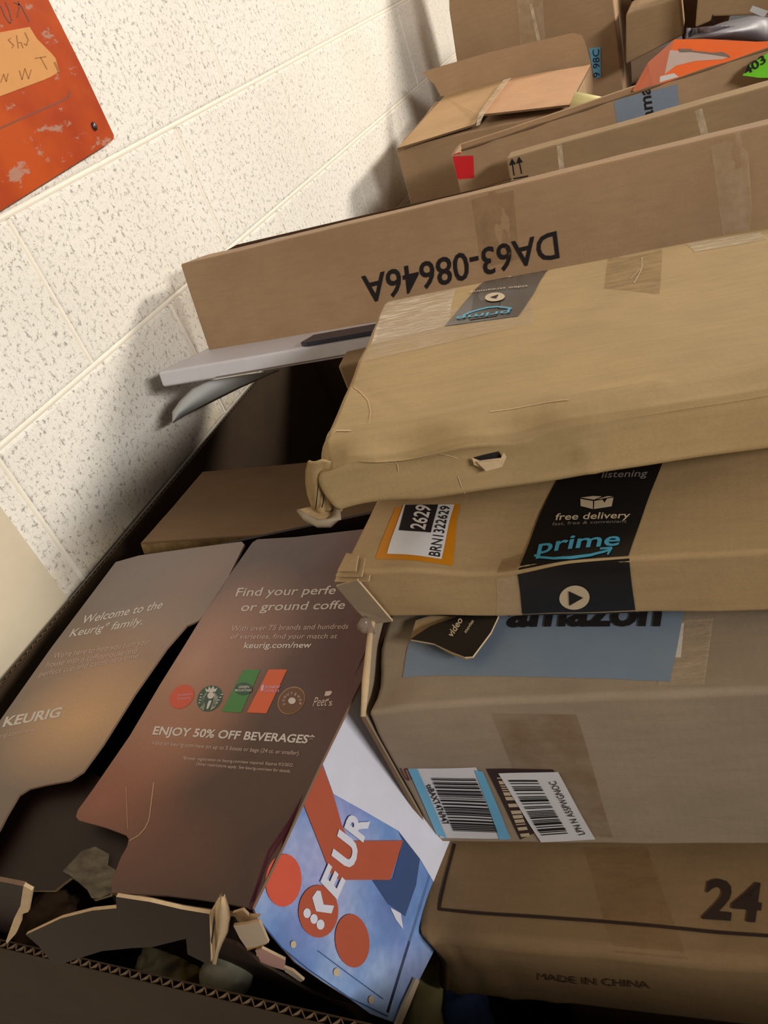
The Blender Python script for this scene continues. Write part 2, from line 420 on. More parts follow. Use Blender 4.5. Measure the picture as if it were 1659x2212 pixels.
sq += stroke([(76, 126), (100, 122)], 2.2) + stroke([(88, 124), (102, 150)], 2) + stroke([(118, 134), (128, 156)], 4) + stroke([(2, 178), (8, 160), (14, 176), (18, 158)], 2) + stroke([(42, 152), (48, 172), (54, 148), (62, 170), (68, 150)], 2)
wall_strokes('handwriting', sq, .0111, MARK2, sign)
wall_strokes('scratch', stroke([(-40, 290), (0, 277), (60, 250), (120, 224), (148, 210), (152, 196)], 4), .0103, MARK, sign)
c_ = wp(203, 273, .0103); vs = [c_ + Vector((x, .0042 * math.cos(t) * s_, .0055 * math.sin(t) * s_)) for x, s_ in ((0, 1), (.002, .95), (.003, .5)) for t in [2 * math.pi * i / 14 for i in range(14)]]
fs = [[r_ * 14 + i, r_ * 14 + (i + 1) % 14, (r_ + 1) * 14 + (i + 1) % 14, (r_ + 1) * 14 + i] for r_ in range(2) for i in range(14)] + [[28 + i for i in range(14)]]
obj('screw', vs, fs, plain('dark_steel', (92, 84, 88), .35, .5, .8), sign, smooth=True, world=True)

# ------------------------------------------------------------------ the big corrugated bin
ZR = -.384
binr = thing('cardboard_bin', 'large dark corrugated cardboard bin holding the front of the pile', 'bin', Matrix.Translation((.016, -.417, -1.2)))
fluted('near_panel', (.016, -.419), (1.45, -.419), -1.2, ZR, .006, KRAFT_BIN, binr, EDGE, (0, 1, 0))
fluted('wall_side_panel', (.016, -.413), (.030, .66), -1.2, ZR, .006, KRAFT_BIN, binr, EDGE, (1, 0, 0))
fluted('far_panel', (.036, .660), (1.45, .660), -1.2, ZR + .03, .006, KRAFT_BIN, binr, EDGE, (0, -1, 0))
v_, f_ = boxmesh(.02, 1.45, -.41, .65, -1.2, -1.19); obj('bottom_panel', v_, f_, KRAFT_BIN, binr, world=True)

# ------------------------------------------------------------------ long box printed DA63-08646A
E_ = Carton('long_carton', 'long brown carton printed DA63-08646A upside down, standing on edge near wall', (.0574, .3852, -.1498), (-11.35, 1.06, .79), (1.1, .08, .1386), KRAFT_RED, r=.0025, wob=.0010, res=.014, seed=1,
    ridges=[((.40, 0, .0), (.385, 0, .14), .004, (0, -.0012, 0)), ((.47, 0, .0), (.455, 0, .14), .004, (0, -.0012, 0)), ((.745, 0, 0), (.72, 0, .14), .005, (0, -.0015, 0)), ((.80, 0, 0), (.78, 0, .14), .005, (0, -.0012, 0))])
E_.text('printed_text', 'front', [('DA63-08646A', (1203, 500), (781, 598), (1210, 560))], INK, bold=.012, label='black printed code DA63-08646A, upside down')
E_.quad('packing_tape', 'front', [(1015, 415), (1108, 395), (1122, 560), (1040, 580)], film('faint_tape', (150, 118, 84), .22))
E_.quad('packing_tape', 'front', [(1532, 298), (1612, 280), (1632, 530), (1568, 545)], TAPE_CLEAR)
o_, n_ = E_.plane('top')
slab('back_flap', [E_.M @ Vector(p) for p in ((.03, .080, .1386), (.48, .080, .1386), (.42, .079, .1400), (.05, .079, .1430))], E_.M.to_3x3() @ Vector((0, -1, 0)), .003, KRAFT_DARK, E_.root)

# ------------------------------------------------------------------ white coated board box under it
W_ = Carton('flat_white_box', 'flat white board box lying under the DA63-08646A carton, end poking out', (.051, .2438, -.243), (-13.37, 2.47, 4.17), (.62, .22, .0212), FOAM, r=.0035, wob=.0006, res=.016, seed=2)
slab('navy_edge', [W_.M @ Vector(p) for p in ((.215, .05, .0222), (.50, .05, .0222), (.50, .0, .0222), (.225, -.001, .0222), (.215, .006, .0222))], W_.M.to_3x3() @ Vector((0, 0, 1)), -.0045, NAVY, W_.root, label='navy blue band on the white box')
W_.marks('lower_ply', 'front', [[(346, 836), (560, 797), (800, 755), (800, 758), (560, 800), (346, 840)]], GREY_INK)
# curled sheet hanging from it
vs, fs = [], []
e0 = [(372, 912), (372, 890), (388, 866), (414, 840), (452, 822), (520, 812), (602, 800)]
e1 = [(374, 914), (400, 898), (440, 878), (480, 858), (520, 838), (560, 820), (604, 801)]
NS = 24
def samp(e, t):
    k = t * (len(e) - 1); i = min(int(k), len(e) - 2); return lerp2(e[i], e[i + 1], k - i)
for i in range(NS + 1):
    t = i / NS; A = samp(e0, t); B = samp(e1, t)
    for j in range(9):
        s_ = j / 8; q = lerp2(A, B, s_); dep = 1.085 - .03 * math.sin(math.pi * s_) * (1 - t) + .03 * s_ - .02 * t
        vs.append(at(q[0], q[1], dep))
for i in range(NS):
    for j in range(8): k = i * 9 + j; fs.append([k, k + 1, k + 10, k + 9])
sh = obj('paper_sheet', vs, fs, PAPER, None, smooth=True)
md = sh.modifiers.new('thickness', 'SOLIDIFY'); md.thickness = .0008
tag(sh, 'curled grey-white sheet of paper drooping below the flat white box', 'paper')

# ------------------------------------------------------------------ boxes in the dark hollow
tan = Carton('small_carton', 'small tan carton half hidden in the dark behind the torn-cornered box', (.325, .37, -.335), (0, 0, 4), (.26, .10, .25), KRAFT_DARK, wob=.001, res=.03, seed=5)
cor = Carton('upright_carton', 'narrow tan carton corner beside the large box, below the white board box', tuple(at(728, 792, .95)), (0, 0, 6), (.12, .10, .20), KRAFT_MID, wob=.001, res=.03, seed=6)
Fb = Carton('brown_carton', 'plain brown carton between the dark hollow and the printed brown flaps', (.1186, .0026, -.3446), (-8.31, 6.56, 8.11), (.42, .19, .10), cardboard('umber_kraft_cardboard', (112, 86, 58), 16), r=.003, wob=.0012, res=.012, seed=7)
Fb.quad('packing_tape', 'front', [(305, 1176), (760, 1138), (765, 1200), (300, 1235)], film('tan_tape', (190, 158, 104), .55, .35), label='tan packing tape along the front edge')  # tape tint also brightens the front face, which lies in shade

# ------------------------------------------------------------------ boxes at the back
def prism(name, label, front, plane_y, depth, m, tilt=0, group=None, mats=None):
    """a carton whose front outline stands on a wall-parallel-to-x plane and runs back into the room"""
    n = Vector((math.sin(math.radians(tilt)), -math.cos(math.radians(tilt)), 0)); p0 = Vector(plane_y) if not isinstance(plane_y, (int, float)) else Vector((.5, plane_y, 0))
    pts = [onplane(x, y, p0, n) for x, y in front]
    lo = min(pts, key=lambda p: p.z)
    root = thing(name, label, 'box', Matrix.Translation(lo), group)
    b = slab('body', pts, n, depth, m, root, sub=0)
    bv = b.modifiers.new('soft_edges', 'BEVEL'); bv.width = .004; bv.segments = 2
    root['py'] = list(p0); root['pn'] = list(n)
    return root
def pmark(root, name, polys, m, e=.001, label=None):
    p0 = Vector(root['py']); n = Vector(root['pn']); V, Fs = [], []
    for q in polys:
        k = len(V); V += [onplane(x, y, p0 + n * e, n) for x, y in q]; Fs.append(list(range(k, len(V))))
    return obj(name, V, Fs, m, root, world=True, label=label)
def ptext(root, name, lines, m, e=.0015, bold=0):
    p0_ = Vector(root['py']); n = Vector(root['pn']); V, Fs = [], []
    for (t, a0, a1, a2) in lines:
        tv, tf = text_mesh(t, bold); w_ = max(v[0] for v in tv); k = len(V); a0 = Vector(a0); ex = (Vector(a1) - a0) / w_; ey = (Vector(a2) - a0) / .729
        for x, y in tv:
            q = a0 + ex * x + ey * y; V.append(onplane(q.x, q.y, p0_ + n * e, n))
        Fs += [[i + k for i in f] for f in tf]
    return obj(name, V, Fs, m, root, world=True)
Ab = prism('tall_carton', 'tall brown carton at the back with a shiny tape strip down its middle', [(966, -120), (970, 22), (986, 130), (1000, 260), (1350, 240), (1347, 190), (1325, 0), (1310, -140)], 1.80, .30, KRAFT_RED)
pmark(Ab, 'packing_tape', [[(1112, -60), (1168, -60), (1182, 140), (1128, 140)]], TAPE_CLEAR, .0012)
pmark(Ab, 'packing_tape', [[(1143, 8), (1150, 8), (1168, 88), (1160, 88)]], TAPE_SHINE, .0022, label='wrinkled shiny tape edge')
pmark(Ab, 'barcode_label', [[(1272, 105), (1297, 101), (1298, 166), (1284, 170)]], LABEL_BLUE, .0015, label='light blue sticker with dark digits')
ptext(Ab, 'printed_text', [('9 98C', (1296, 166), (1294, 106), (1281, 168))], NAVY, .0025)
A2 = prism('small_carton', 'small upright brown carton right of the taped tall carton at the back', [(1352, 30), (1372, 22), (1468, -6), (1476, 76), (1352, 139)], 1.70, .20, KRAFT_MID)
A3 = prism('carton', 'brown carton with a dark hand hole cut off by the top edge', [(1290, -160), (1330, 30), (1345, 90), (1366, 24), (1480, -10), (1470, -160)], 2.05, .2, KRAFT_RED)
pmark(A3, 'hand_hole', [[(1362, -4), (1390, -14), (1386, 18), (1375, 24)]], INK, .001)
B1 = prism('carton', 'brown carton in the top right corner above the grey plastic bag', [(1520, -120), (1502, 60), (1536, 46), (1540, 36), (1700, 30), (1760, -120)], 1.62, .2, KRAFT_MID)
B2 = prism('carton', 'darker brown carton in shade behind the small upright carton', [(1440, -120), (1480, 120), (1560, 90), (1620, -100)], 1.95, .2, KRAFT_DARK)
pmark(B1, 'hand_hole', [[(1536, 48), (1540, 30), (1546, 50)]], INK, .001)

# lower cartons the back ones stand on
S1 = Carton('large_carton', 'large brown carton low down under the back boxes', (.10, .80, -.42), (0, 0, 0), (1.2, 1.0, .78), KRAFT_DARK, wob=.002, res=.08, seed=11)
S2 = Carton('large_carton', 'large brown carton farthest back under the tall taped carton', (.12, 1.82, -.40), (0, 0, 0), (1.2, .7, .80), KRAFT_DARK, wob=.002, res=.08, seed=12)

# box with the raised flap
Cb = Carton('open_carton', 'brown carton by the wall with one lid flap standing up', (.1038, 1.2155, -.2328), (3.04, 2.88, -1.2), (.3818, .3361, .185), KRAFT_RED, r=.004, wob=.0025, res=.016, seed=13)
o_, n_ = Cb.plane('top')
hinge = Cb.M @ Vector((0, .330, Cb.d.z)); fn = Cb.M.to_3x3() @ Vector((0, -.93, .37)).normalized()
def hp(x, y): return onplane(x, y, hinge, fn)
slab('raised_flap', [hp(*p) for p in ((912, 157), (935, 148), (1060, 112), (1238, 71), (1256, 76), (1262, 88), (1277, 138), (1180, 160), (1050, 190), (990, 205), (952, 208), (938, 182))], fn, .004, KRAFT_RED, Cb.root, edge_m=EDGE, label='stiff lid flap standing upright')
up = n_.normalized()
def tp(x, y, h): return onplane(x, y, o_ + up * h, up)
slab('left_lid', [tp(858, 320, .006), tp(1026, 268, .010), tp(1036, 250, .013), tp(1098, 170, .012), tp(960, 208, .008)], up, .004, cardboard('lid_kraft', (186, 150, 108), 14), Cb.root, edge_m=EDGE)
slab('right_lid', [tp(1033, 248, .022), tp(1230, 226, .016), tp(1276, 140, .008), tp(1100, 168, .012)], up, .004, cardboard('lid_kraft_reddish', (196, 152, 116), 15), Cb.root, edge_m=EDGE)
obj('packing_tape', [tp(1028, 272, .012), tp(1034, 245, .026), tp(1088, 172, .022), tp(1104, 168, .022), tp(1046, 246, .028), tp(1036, 270, .014)], [[0, 1, 4, 5], [1, 2, 3, 4]], TAPE_SHINE, Cb.root, world=True, label='shiny crumpled tape across the lid')
rp, rn = Cb.plane('right')
YEL = plain('pale_yellow_plastic', (226, 212, 150), .4, .4)
yt = tube('plastic_tube', [at(1240, 218, 1.53), at(1330, 236, 1.50)], [.016, .016], YEL, None, n=16, world=False)
tag(yt, 'pale yellow plastic tube lying between the open carton and the long box', 'tube')

# long open box with the red sticker and grey label
D1 = Carton('long_open_carton', 'long open brown box with red sticker and blue-grey label on its side', (.3073, .9348, -.2185), (-5.43, -.61, 8.99), (.8, .14, .072), KRAFT_RED, r=.002, wob=.0012, res=.016, open_top=True, seed=14)
md = D1.body.modifiers.new('board', 'SOLIDIFY'); md.thickness = .004; md.offset = -1
D1.quad('sticker', 'front', [(978, 337), (1022, 335), (1024, 384), (982, 388)], LABEL_RED, label='square red sticker')
D1.marks('sticker', 'front', [[(978, 328), (994, 325), (994, 331), (978, 334)]], LABEL_RED, label='red sticker folded over the top edge')
lb = D1.quad('shipping_label', 'front', [(1327, 217), (1464, 181), (1468, 245), (1334, 277)], LABEL_GREY, label='blue-grey label reading ama along its width')
D1.text('printed_text', 'front', [('ama', (1412, 254), (1404, 186), (1386, 258))], INK, layer=3, bold=.02, parent=lb)
th = []
for i in range(25):
    x = .02 + i * .0325; th.append(D1.M @ Vector((x, .000, .073)))
tube('frayed_rim', th, [.0018 + .001 * math.sin(i * 2.1) for i in range(25)], EDGE, D1.root)
slab('folded_flap', [D1.M @ Vector(p) for p in ((.60, -.002, .072), (.8, -.002, .072), (.8, -.035, .020), (.63, -.035, .012))], D1.M.to_3x3() @ Vector((0, -.8, .6)), .003, KRAFT_RED, D1.root, edge_m=EDGE)
gl_ = [onplane(x, y, D1.M @ Vector((.7, -.030, .045)), D1.M.to_3x3() @ Vector((0, -.8, .6))) for x, y in ((1604, 163), (1622, 138), (1659, 114), (1720, 100), (1720, 168), (1640, 168))]
gst = slab('sticker', gl_, D1.M.to_3x3() @ Vector((0, -.8, .6)), .0005, LABEL_GREEN, D1.root, label='bright green sticker with dark digits')
gt_v, gt_f = text_mesh('403', .02); gw = max(v[0] for v in gt_v)
obj('printed_text', [onplane(1612 + x / gw * 44 - y / .729 * 8, 163 - x / gw * 30 - y / .729 * 16, D1.M @ Vector((.7, -.0315, .045)), D1.M.to_3x3() @ Vector((0, -.8, .6))) for x, y in gt_v], gt_f, INK, gst, world=True)
# box with the two arrows
D2 = Carton('carton', 'brown carton printed with two upward arrows, leaning behind the DA63-08646A carton', (.4251, .8446, -.2299), (-4.98, .8, 4.86), (.7, .06, .19), KRAFT_MID, r=.003, wob=.001, res=.016, seed=15)
arr = []
for (x0, y0, x1, y1) in ((1106, 345, 1110, 379), (1121, 341, 1126, 375)):
    arr += stroke([(x0, y0 + 8), (x1, y1)], 2.4) + [[(x0 - 7, y0 + 12), (x0 - 1, y0 - 3), (x0 + 8, y0 + 9)]]
arr += stroke([(1099, 388), (1140, 380)], 3)
D2.marks('printed_arrows', 'front', arr, INK, label='two black upward arrows over a bar')
D2.quad('packing_tape', 'front', [(1203, 312), (1214, 309), (1219, 372), (1208, 375)], TAPE_SHINE)
D2.quad('packing_tape', 'front', [(1500, 240), (1516, 235), (1530, 292), (1514, 298)], TAPE_SHINE)

# orange box and grey plastic in the open carton
ORG = plain('bright_orange_print', (252, 116, 52), .45, .4); ORG2 = plain('dull_orange_print', (214, 108, 66), .4, .4); PWH = plain('off_white_print', (206, 186, 176), .4, .4)
yo = Vector((.70, 1.09, -.165)); no = Vector((.05, -.95, .30)).normalized()
orx = thing('orange_box', 'bright orange printed box with white marks sticking out of the long open box', 'box', Matrix.Translation(onplane(1370, 192, yo, no)))
def op(x, y, e=0): return onplane(x, y, yo + no * e, no)
fr_ = [op(1457, 85), op(1520, 84), (op(1632, 90)), op(1720, 88), op(1740, 200), op(1420, 215)]
ob = slab('front_panel', fr_, no, .06, ORG, orx)
slab('side_panel', [op(1457, 85), op(1420, 215), op(1420, 215) + Vector((-.01, .02, 0)), onplane(1366, 196, yo + Vector((-.04, .05, 0)), no), onplane(1400, 135, yo + Vector((-.04, .05, 0)), no)], Vector((-.8, -.6, .1)), .002, ORG2, orx)
def oflat(name, polys, m, e):
    V, Fs = [], []
    for q in polys:
        k = len(V); V += [op(x, y, e) for x, y in q]; Fs.append(list(range(k, len(V))))
    return obj(name, V, Fs, m, orx, world=True)
oflat('printed_patch', [[(1447, 108), (1490, 112), (1540, 116), (1578, 122), (1560, 128), (1500, 132), (1460, 142), (1436, 160)]], PWH, .0006)
oflat('printed_patch', [[(1466, 105), (1494, 106), (1494, 112), (1468, 113)], [(1494, 109), (1540, 114), (1560, 112), (1574, 119), (1578, 124), (1540, 118), (1494, 112)]], GREY_INK, .0012)
oflat('printed_label', [[(1426, 165), (1456, 158), (1466, 166), (1425, 178)]], LABEL_WHITE, .0012)
a = N('grey_poly'); a.b.inputs['Base Color'].default_value = lin((92, 86, 92)); a.b.inputs['Roughness'].default_value = .5; a.bump(a.noise(12, 3), .5, .004); POLY = a.m
pv, pf = [], []
outl = [(1478, 86), (1500, 72), (1560, 48), (1625, 34), (1659, 38), (1720, 50)]
for i in range(25):
    t = i / 24; T_ = samp(outl, t); B_ = lerp2((1478, 87), (1730, 95), t)
    for j in range(9):
        q = lerp2(T_, B_, j / 8); pv.append(at(q[0], q[1], 1.50 - .12 * math.sin(math.pi * j / 8) ** .7 * math.sin(math.pi * min(1, t * 1.3 + .02)) * .5 - .012 * noise.noise(Vector((i * .12, j * .2, 0)))))
for i in range(24):
    for j in range(8): k = i * 9 + j; pf.append([k, k + 9, k + 10, k + 1])
bag = obj('plastic_bag', pv, pf, POLY, None, smooth=True); md = bag.modifiers.new('film', 'SOLIDIFY'); md.thickness = .02; md.offset = 1
tag(bag, 'dark grey plastic bag bulging behind the orange box', 'bag')
blk_ = slab('shipping_tag', [at(1619, 24, 1.40), at(1626, 12, 1.41), at(1660, 24, 1.40), at(1650, 38, 1.39)], (0, -1, .3), .002, plain('dark_tag', (52, 46, 44), .4), None, world=False)
tag(blk_, 'small dark printed tag lying on the grey plastic bag', 'tag')

# ------------------------------------------------------------------ right-hand stack, bottom to top
# carton printed 24
L_ = Carton('carton', 'brown carton printed 24 in a black frame, lowest of the front stack', (.5367, -.3405, -.4353), (-2.39, 2.82, 5.6), (.55, .34, .0778), KRAFT_24, r=.008, wob=.0022, res=.010, seed=16,
    dents=[((.0, .0, .04), .05, (.008, .004, 0)), ((.02, 0, .078), .03, (0, .004, -.005))],
    ridges=[((.02, 0, .0), (.008, 0, .075), .006, (0, -.003, 0)), ((.055, 0, .0), (.028, 0, .078), .006, (0, -.0025, 0)), ((.085, 0, 0), (.07, 0, .06), .006, (0, -.0015, 0))])
fr = stroke([(983, 1822), (950, 1967)], 6) + stroke([(948, 1965), (1180, 1982), (1420, 2003), (1659, 2026), (1760, 2035)], 7)
L_.marks('printed_frame', 'top', fr, INK_FAINT, label='thin black printed frame line')
L_.text('printed_text', 'top', [('24', (1520, 1985), (1644, 1994), (1534, 1902))], INK_FAINT, bold=.03, label='large black number 24')
L_.text('printed_text', 'front', [('MADE IN CHINA', (1163, 2113), (1405, 2136), (1161, 2098))], plain('worn_ink', (78, 56, 38), .8, .2), bold=.0, label='faded words MADE IN CHINA')
L_.quad('packing_tape', 'top', [(1260, 1832), (1400, 1832), (1490, 2080), (1330, 2065)], TAPE_BROWN)
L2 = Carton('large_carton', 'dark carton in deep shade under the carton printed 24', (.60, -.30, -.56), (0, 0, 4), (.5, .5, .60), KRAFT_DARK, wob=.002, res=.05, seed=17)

# pale carton with barcode labels
K_ = Carton('carton', 'greyish brown carton with two barcode labels, between the 24 carton and the black-taped box', (.5353, -.2783, -.2751), (1.85, -.59, 5.6), (.50, .27, .157), KRAFT_PALE, r=.004, wob=.0016, res=.010, seed=18,
    dents=[((0, .02, .157), .035, (.004, 0, -.004)), ((.2, 0, .157), .12, (0, .001, -.002))])
lb = K_.quad('shipping_label', 'top', [(915, 1275), (1485, 1275), (1445, 1471), (860, 1462)], LABEL_GREY, label='large blue-grey shipping label with dark letters')
K_.text('printed_text', 'top', [('amazon', (1095, 1354), (1425, 1352), (1106, 1290))], INK, layer=3, bold=.03, parent=lb)
K_.quad('under_label', 'top', [(1455, 1345), (1476, 1345), (1468, 1418), (1450, 1418)], LABEL_WHITE, layer=.6, nu=3, nv=3)
K_.quad('packing_tape', 'top', [(1440, 1340), (1540, 1335), (1520, 1478), (1420, 1480)], TAPE_CLEAR)
q1 = [(880, 1659), (1030, 1658), (1106, 1810), (952, 1809)]
lb = K_.quad('barcode_label', 'front', q1, LABEL_WHITE, nu=8, nv=8, label='white barcode label with light blue side stripes')
K_.marks('blue_stripe', 'front', [[(880, 1659), (901, 1659), (966, 1809), (943, 1800)], [(1027, 1663), (1045, 1667), (1106, 1810), (1081, 1811)]], LABEL_BLUE, layer=2, parent=lb)
K_.marks('barcode', 'front', bars([(932, 1678), (1030, 1681), (1078, 1797), (981, 1795)], 26, 3), INK, layer=2.5, parent=lb)
K_.text('printed_text', 'front', [('tsBAXT476947', (920, 1694), (959, 1781), (933, 1690))], INK, layer=2.5, bold=.015, parent=lb)
lb = K_.quad('older_label', 'front', [(1052, 1662), (1195, 1661), (1240, 1760), (1127, 1812)], plain('dark_border_label', (58, 44, 42), .5), layer=1.2, label='dark bordered label mostly covered by a white one')
K_.marks('barcode', 'front', bars([(1075, 1680), (1100, 1680), (1150, 1806), (1130, 1808)], 14, 8), CREAM_INK, layer=2, parent=lb)
lb = K_.quad('barcode_label', 'front', [(1078, 1670), (1205, 1664), (1287, 1810), (1172, 1816)], LABEL_WHITE, layer=3, nu=8, nv=8, label='white barcode label reading LPN N A5SPWGNOC')
K_.marks('barcode', 'front', bars([(1100, 1683), (1162, 1681), (1232, 1799), (1175, 1803)], 24, 5), INK, layer=4.5, parent=lb)
K_.text('printed_text', 'front', [('LPN N A5SPWGNOC', (1266, 1797), (1200, 1681), (1251, 1800))], INK, layer=4.5, parent=lb)
K_.marks('marker_scribble', 'front', stroke([(863, 1658), (874, 1680), (882, 1684), (872, 1660), (880, 1660), (888, 1682)], 3), plain('dark_red_marker', (96, 34, 34), .6), layer=1)
K_.quad('packing_tape', 'front', [(1058, 1545), (1242, 1545), (1330, 1822), (1178, 1822)], TAPE_BROWN, layer=.7)
# open corner flap of the pale carton
le = [K_.M @ Vector(p) for p in ((-.003, .0, .02), (-.003, .0, .150), (-.007, .06, .166), (-.004, .18, .163), (-.004, .18, .02))]
slab('end_flap', le, K_.M.to_3x3() @ Vector((-1, 0, 0)), .003, KRAFT_PALE, K_.root, edge_m=EDGE)
tube('frayed_edge', [K_.M @ Vector(p) for p in ((-.002, .001, .150), (-.001, .02, .160), (-.004, .06, .167), (-.003, .12, .166))], [.0018, .0026, .002, .0015], TORN, K_.root)
# torn printed tape flap on the pale carton
TB = [(887, 1381), (905, 1368), (930, 1352), (993, 1330), (1077, 1330), (1060, 1366), (1021, 1418), (1004, 1419), (975, 1408), (937, 1390)]
def ktop(x, y, h):
    o_, n_ = K_.plane('top'); n_ = n_.normalized(); return onplane(x, y, o_ + n_ * h, n_)
lift = lambda x, y: .003 + .012 * max(0, (1400 - y) / 90)
tt = slab('torn_tape', [ktop(x, y, .010) for x, y in TB], K_.M.to_3x3() @ Vector((0, 0, 1)), .0015, TAPE_BLACK, K_.root, edge_m=TORN, label='torn piece of black printed tape')
V, Fs = [], []
for (t, p0, p1, p2) in (('video', (976, 1378), (1000, 1340), (965, 1368)), ('movies', (1007, 1368), (1024, 1342), (1001, 1363))):
    tv, tf = text_mesh(t, .02); w_ = max(v[0] for v in tv); k = len(V); p0 = Vector(p0); ex = (Vector(p1) - p0) / w_; ey = (Vector(p2) - p0) / .729
    V += [ktop((p0 + ex * x + ey * y).x, (p0 + ex * x + ey * y).y, .0104) for x, y in tv]; Fs += [[i + k for i in f] for f in tf]
obj('printed_text', V, Fs, CREAM_INK, tt, world=True)
slab('torn_cardboard', [ktop(x, y, .006) for x, y in ((886, 1380), (898, 1340), (930, 1330), (990, 1332), (930, 1354), (905, 1370))], K_.M.to_3x3() @ Vector((0, 0, 1)), .002, KRAFT, K_.root)
slab('torn_cardboard', [ktop(x, y, .008) for x, y in ((937, 1390), (960, 1388), (1010, 1400), (1021, 1418), (1004, 1421), (972, 1410))], K_.M.to_3x3() @ Vector((0, 0, 1)), .0015, KRAFT, K_.root)

# black-taped box
J2 = Carton('taped_box', 'flat brown box sealed with black printed tape and a 2629 label', (.5177, -.2115, -.2171), (2.22, -.84, -.89), (.45, .22, .0458), KRAFT, r=.003, wob=.0014, res=.007, seed=19,
    dents=[((.095, 0, .0458), .06, (0, .004, -.010)), ((.0, .0, .0458), .016, (.004, .004, -.004)), ((.03, 0, .046), .03, (0, .002, -.003))])
J2.quad('label_backing', 'top', [(852, 1100), (992, 1088), (968, 1212), (808, 1208)], LABEL_ORANGE, layer=1, label='orange patch behind the white label')
lb = J2.quad('barcode_label', 'top', [(870, 1095), (980, 1091), (947, 1202), (834, 1198)], LABEL_WHITE, layer=2.2, label='white label reading BRN1322629')
J2.marks('black_panel', 'top', [[(874, 1096), (945, 1093), (930, 1152), (861, 1149)]], INK, layer=3.2, parent=lb)
J2.text('printed_text', 'top', [('2629', (917, 1148), (930, 1098), (884, 1145))], WHITE_INK, layer=4.2, bold=.02, parent=lb)
J2.text('printed_text', 'top', [('BRN1322629', (944, 1199), (972, 1096), (922, 1198))], INK, layer=3.4, bold=.008, parent=lb)
tp_ = J2.quad('printed_tape', 'top', [(1212, 1015), (1432, 995), (1357, 1203), (1111, 1222)], TAPE_BLACK, layer=1.5, nu=14, nv=14, label='black printed tape over the top')
J2.text('printed_text', 'top', [('prime', (1156, 1192), (1337, 1183), (1164, 1161))], BLUE_INK, layer=2.6, bold=.015, parent=tp_)
sm = stroke([(1150, 1194), (1165, 1200), (1195, 1206), (1235, 1207), (1275, 1203), (1305, 1196), (1318, 1192)], 5) + stroke([(1296, 1190), (1322, 1188), (1312, 1202)], 4)
J2.marks('smile_arrow', 'top', sm, BLUE_INK, layer=2.6, parent=tp_)
J2.text('printed_text', 'top', [('free delivery', (1198, 1126), (1360, 1124), (1202, 1111))], CREAM_INK, layer=2.6, bold=.012, parent=tp_)
J2.text('printed_text', 'top', [('fast, free & convenient', (1192, 1137), (1353, 1134), (1194, 1130))], GREY_INK, layer=2.6, parent=tp_)
J2.text('printed_text', 'top', [('listening', (1298, 1034), (1396, 1032), (1302, 1019))], GREY_INK, layer=2.6, bold=.012, parent=tp_)
z8 = lambda pts: [(730 + x / 1.7857, 1020 + y / 1.7857) for x, y in pts]
J2.marks('box_icon', 'top', [z8([(935, 108), (985, 117), (985, 149), (937, 136)]), z8([(990, 117), (1022, 112), (1030, 124), (1040, 108), (1065, 104), (1058, 139), (989, 149)]), z8([(936, 103), (985, 97), (1020, 99), (988, 112)]), z8([(1042, 98), (1064, 100), (1020, 108), (1000, 110)])], CREAM_INK, layer=2.6, parent=tp_)
tf_ = J2.quad('printed_tape', 'front', [(1111, 1228), (1357, 1203), (1371, 1333), (1127, 1336)], TAPE_BLACK, layer=1.5, nu=14, nv=8, label='black printed tape folded down the front')
J2.marks('play_symbol', 'front', [(0, ell(1238, 1290, 33, -2, 1, 26))], CREAM_INK, layer=2.6, parent=tf_, mats=[CREAM_INK, TAPE_BLACK])
J2.marks('play_triangle', 'front', [[(1226, 1275), (1257, 1290), (1227, 1307)]], INK, layer=3.4, parent=tf_)
J2.quad('packing_tape', 'top', [(1075, 1195), (1125, 1185), (1111, 1222), (1060, 1228)], TAPE_BROWN, layer=1)
J2.quad('packing_tape', 'front', [(1062, 1235), (1111, 1230), (1127, 1334), (1070, 1334)], TAPE_CLEAR, layer=1)
# crushed corner of the black-taped box: folded plies
for k, (dy, dz, ln) in enumerate(((-.002, .040, .020), (-.001, .0435, .016), (.001, .0465, .012))):
    slab('corner_ply', [J2.M @ Vector(p) for p in ((-.007 + k * .002, dy, dz), (ln, dy - .002, dz + .001), (ln - .002, .012, dz + .003), (-.005 + k * .002, .016, dz + .002))], J2.M.to_3x3() @ Vector((0, -.3, 1)), .0012, KRAFT, J2.root, edge_m=TORN)
slab('corner_flap', [J2.M @ Vector(p) for p in ((-.007, -.003, .036), (.012, -.004, .042), (.022, -.003, .001), (.004, -.003, -.002), (-.002, -.002, .012))], J2.M.to_3x3() @ Vector((0, -1, 0)), .0015, KRAFT_PALE, J2.root, edge_m=TORN)
tube('tape_shred', [at(790, 1338, .53), at(786, 1352, .535), at(796, 1360, .54), at(806, 1372, .54)], [.003, .005, .004, .002], film('shredded_tape', (150, 130, 116), .5), J2.root)

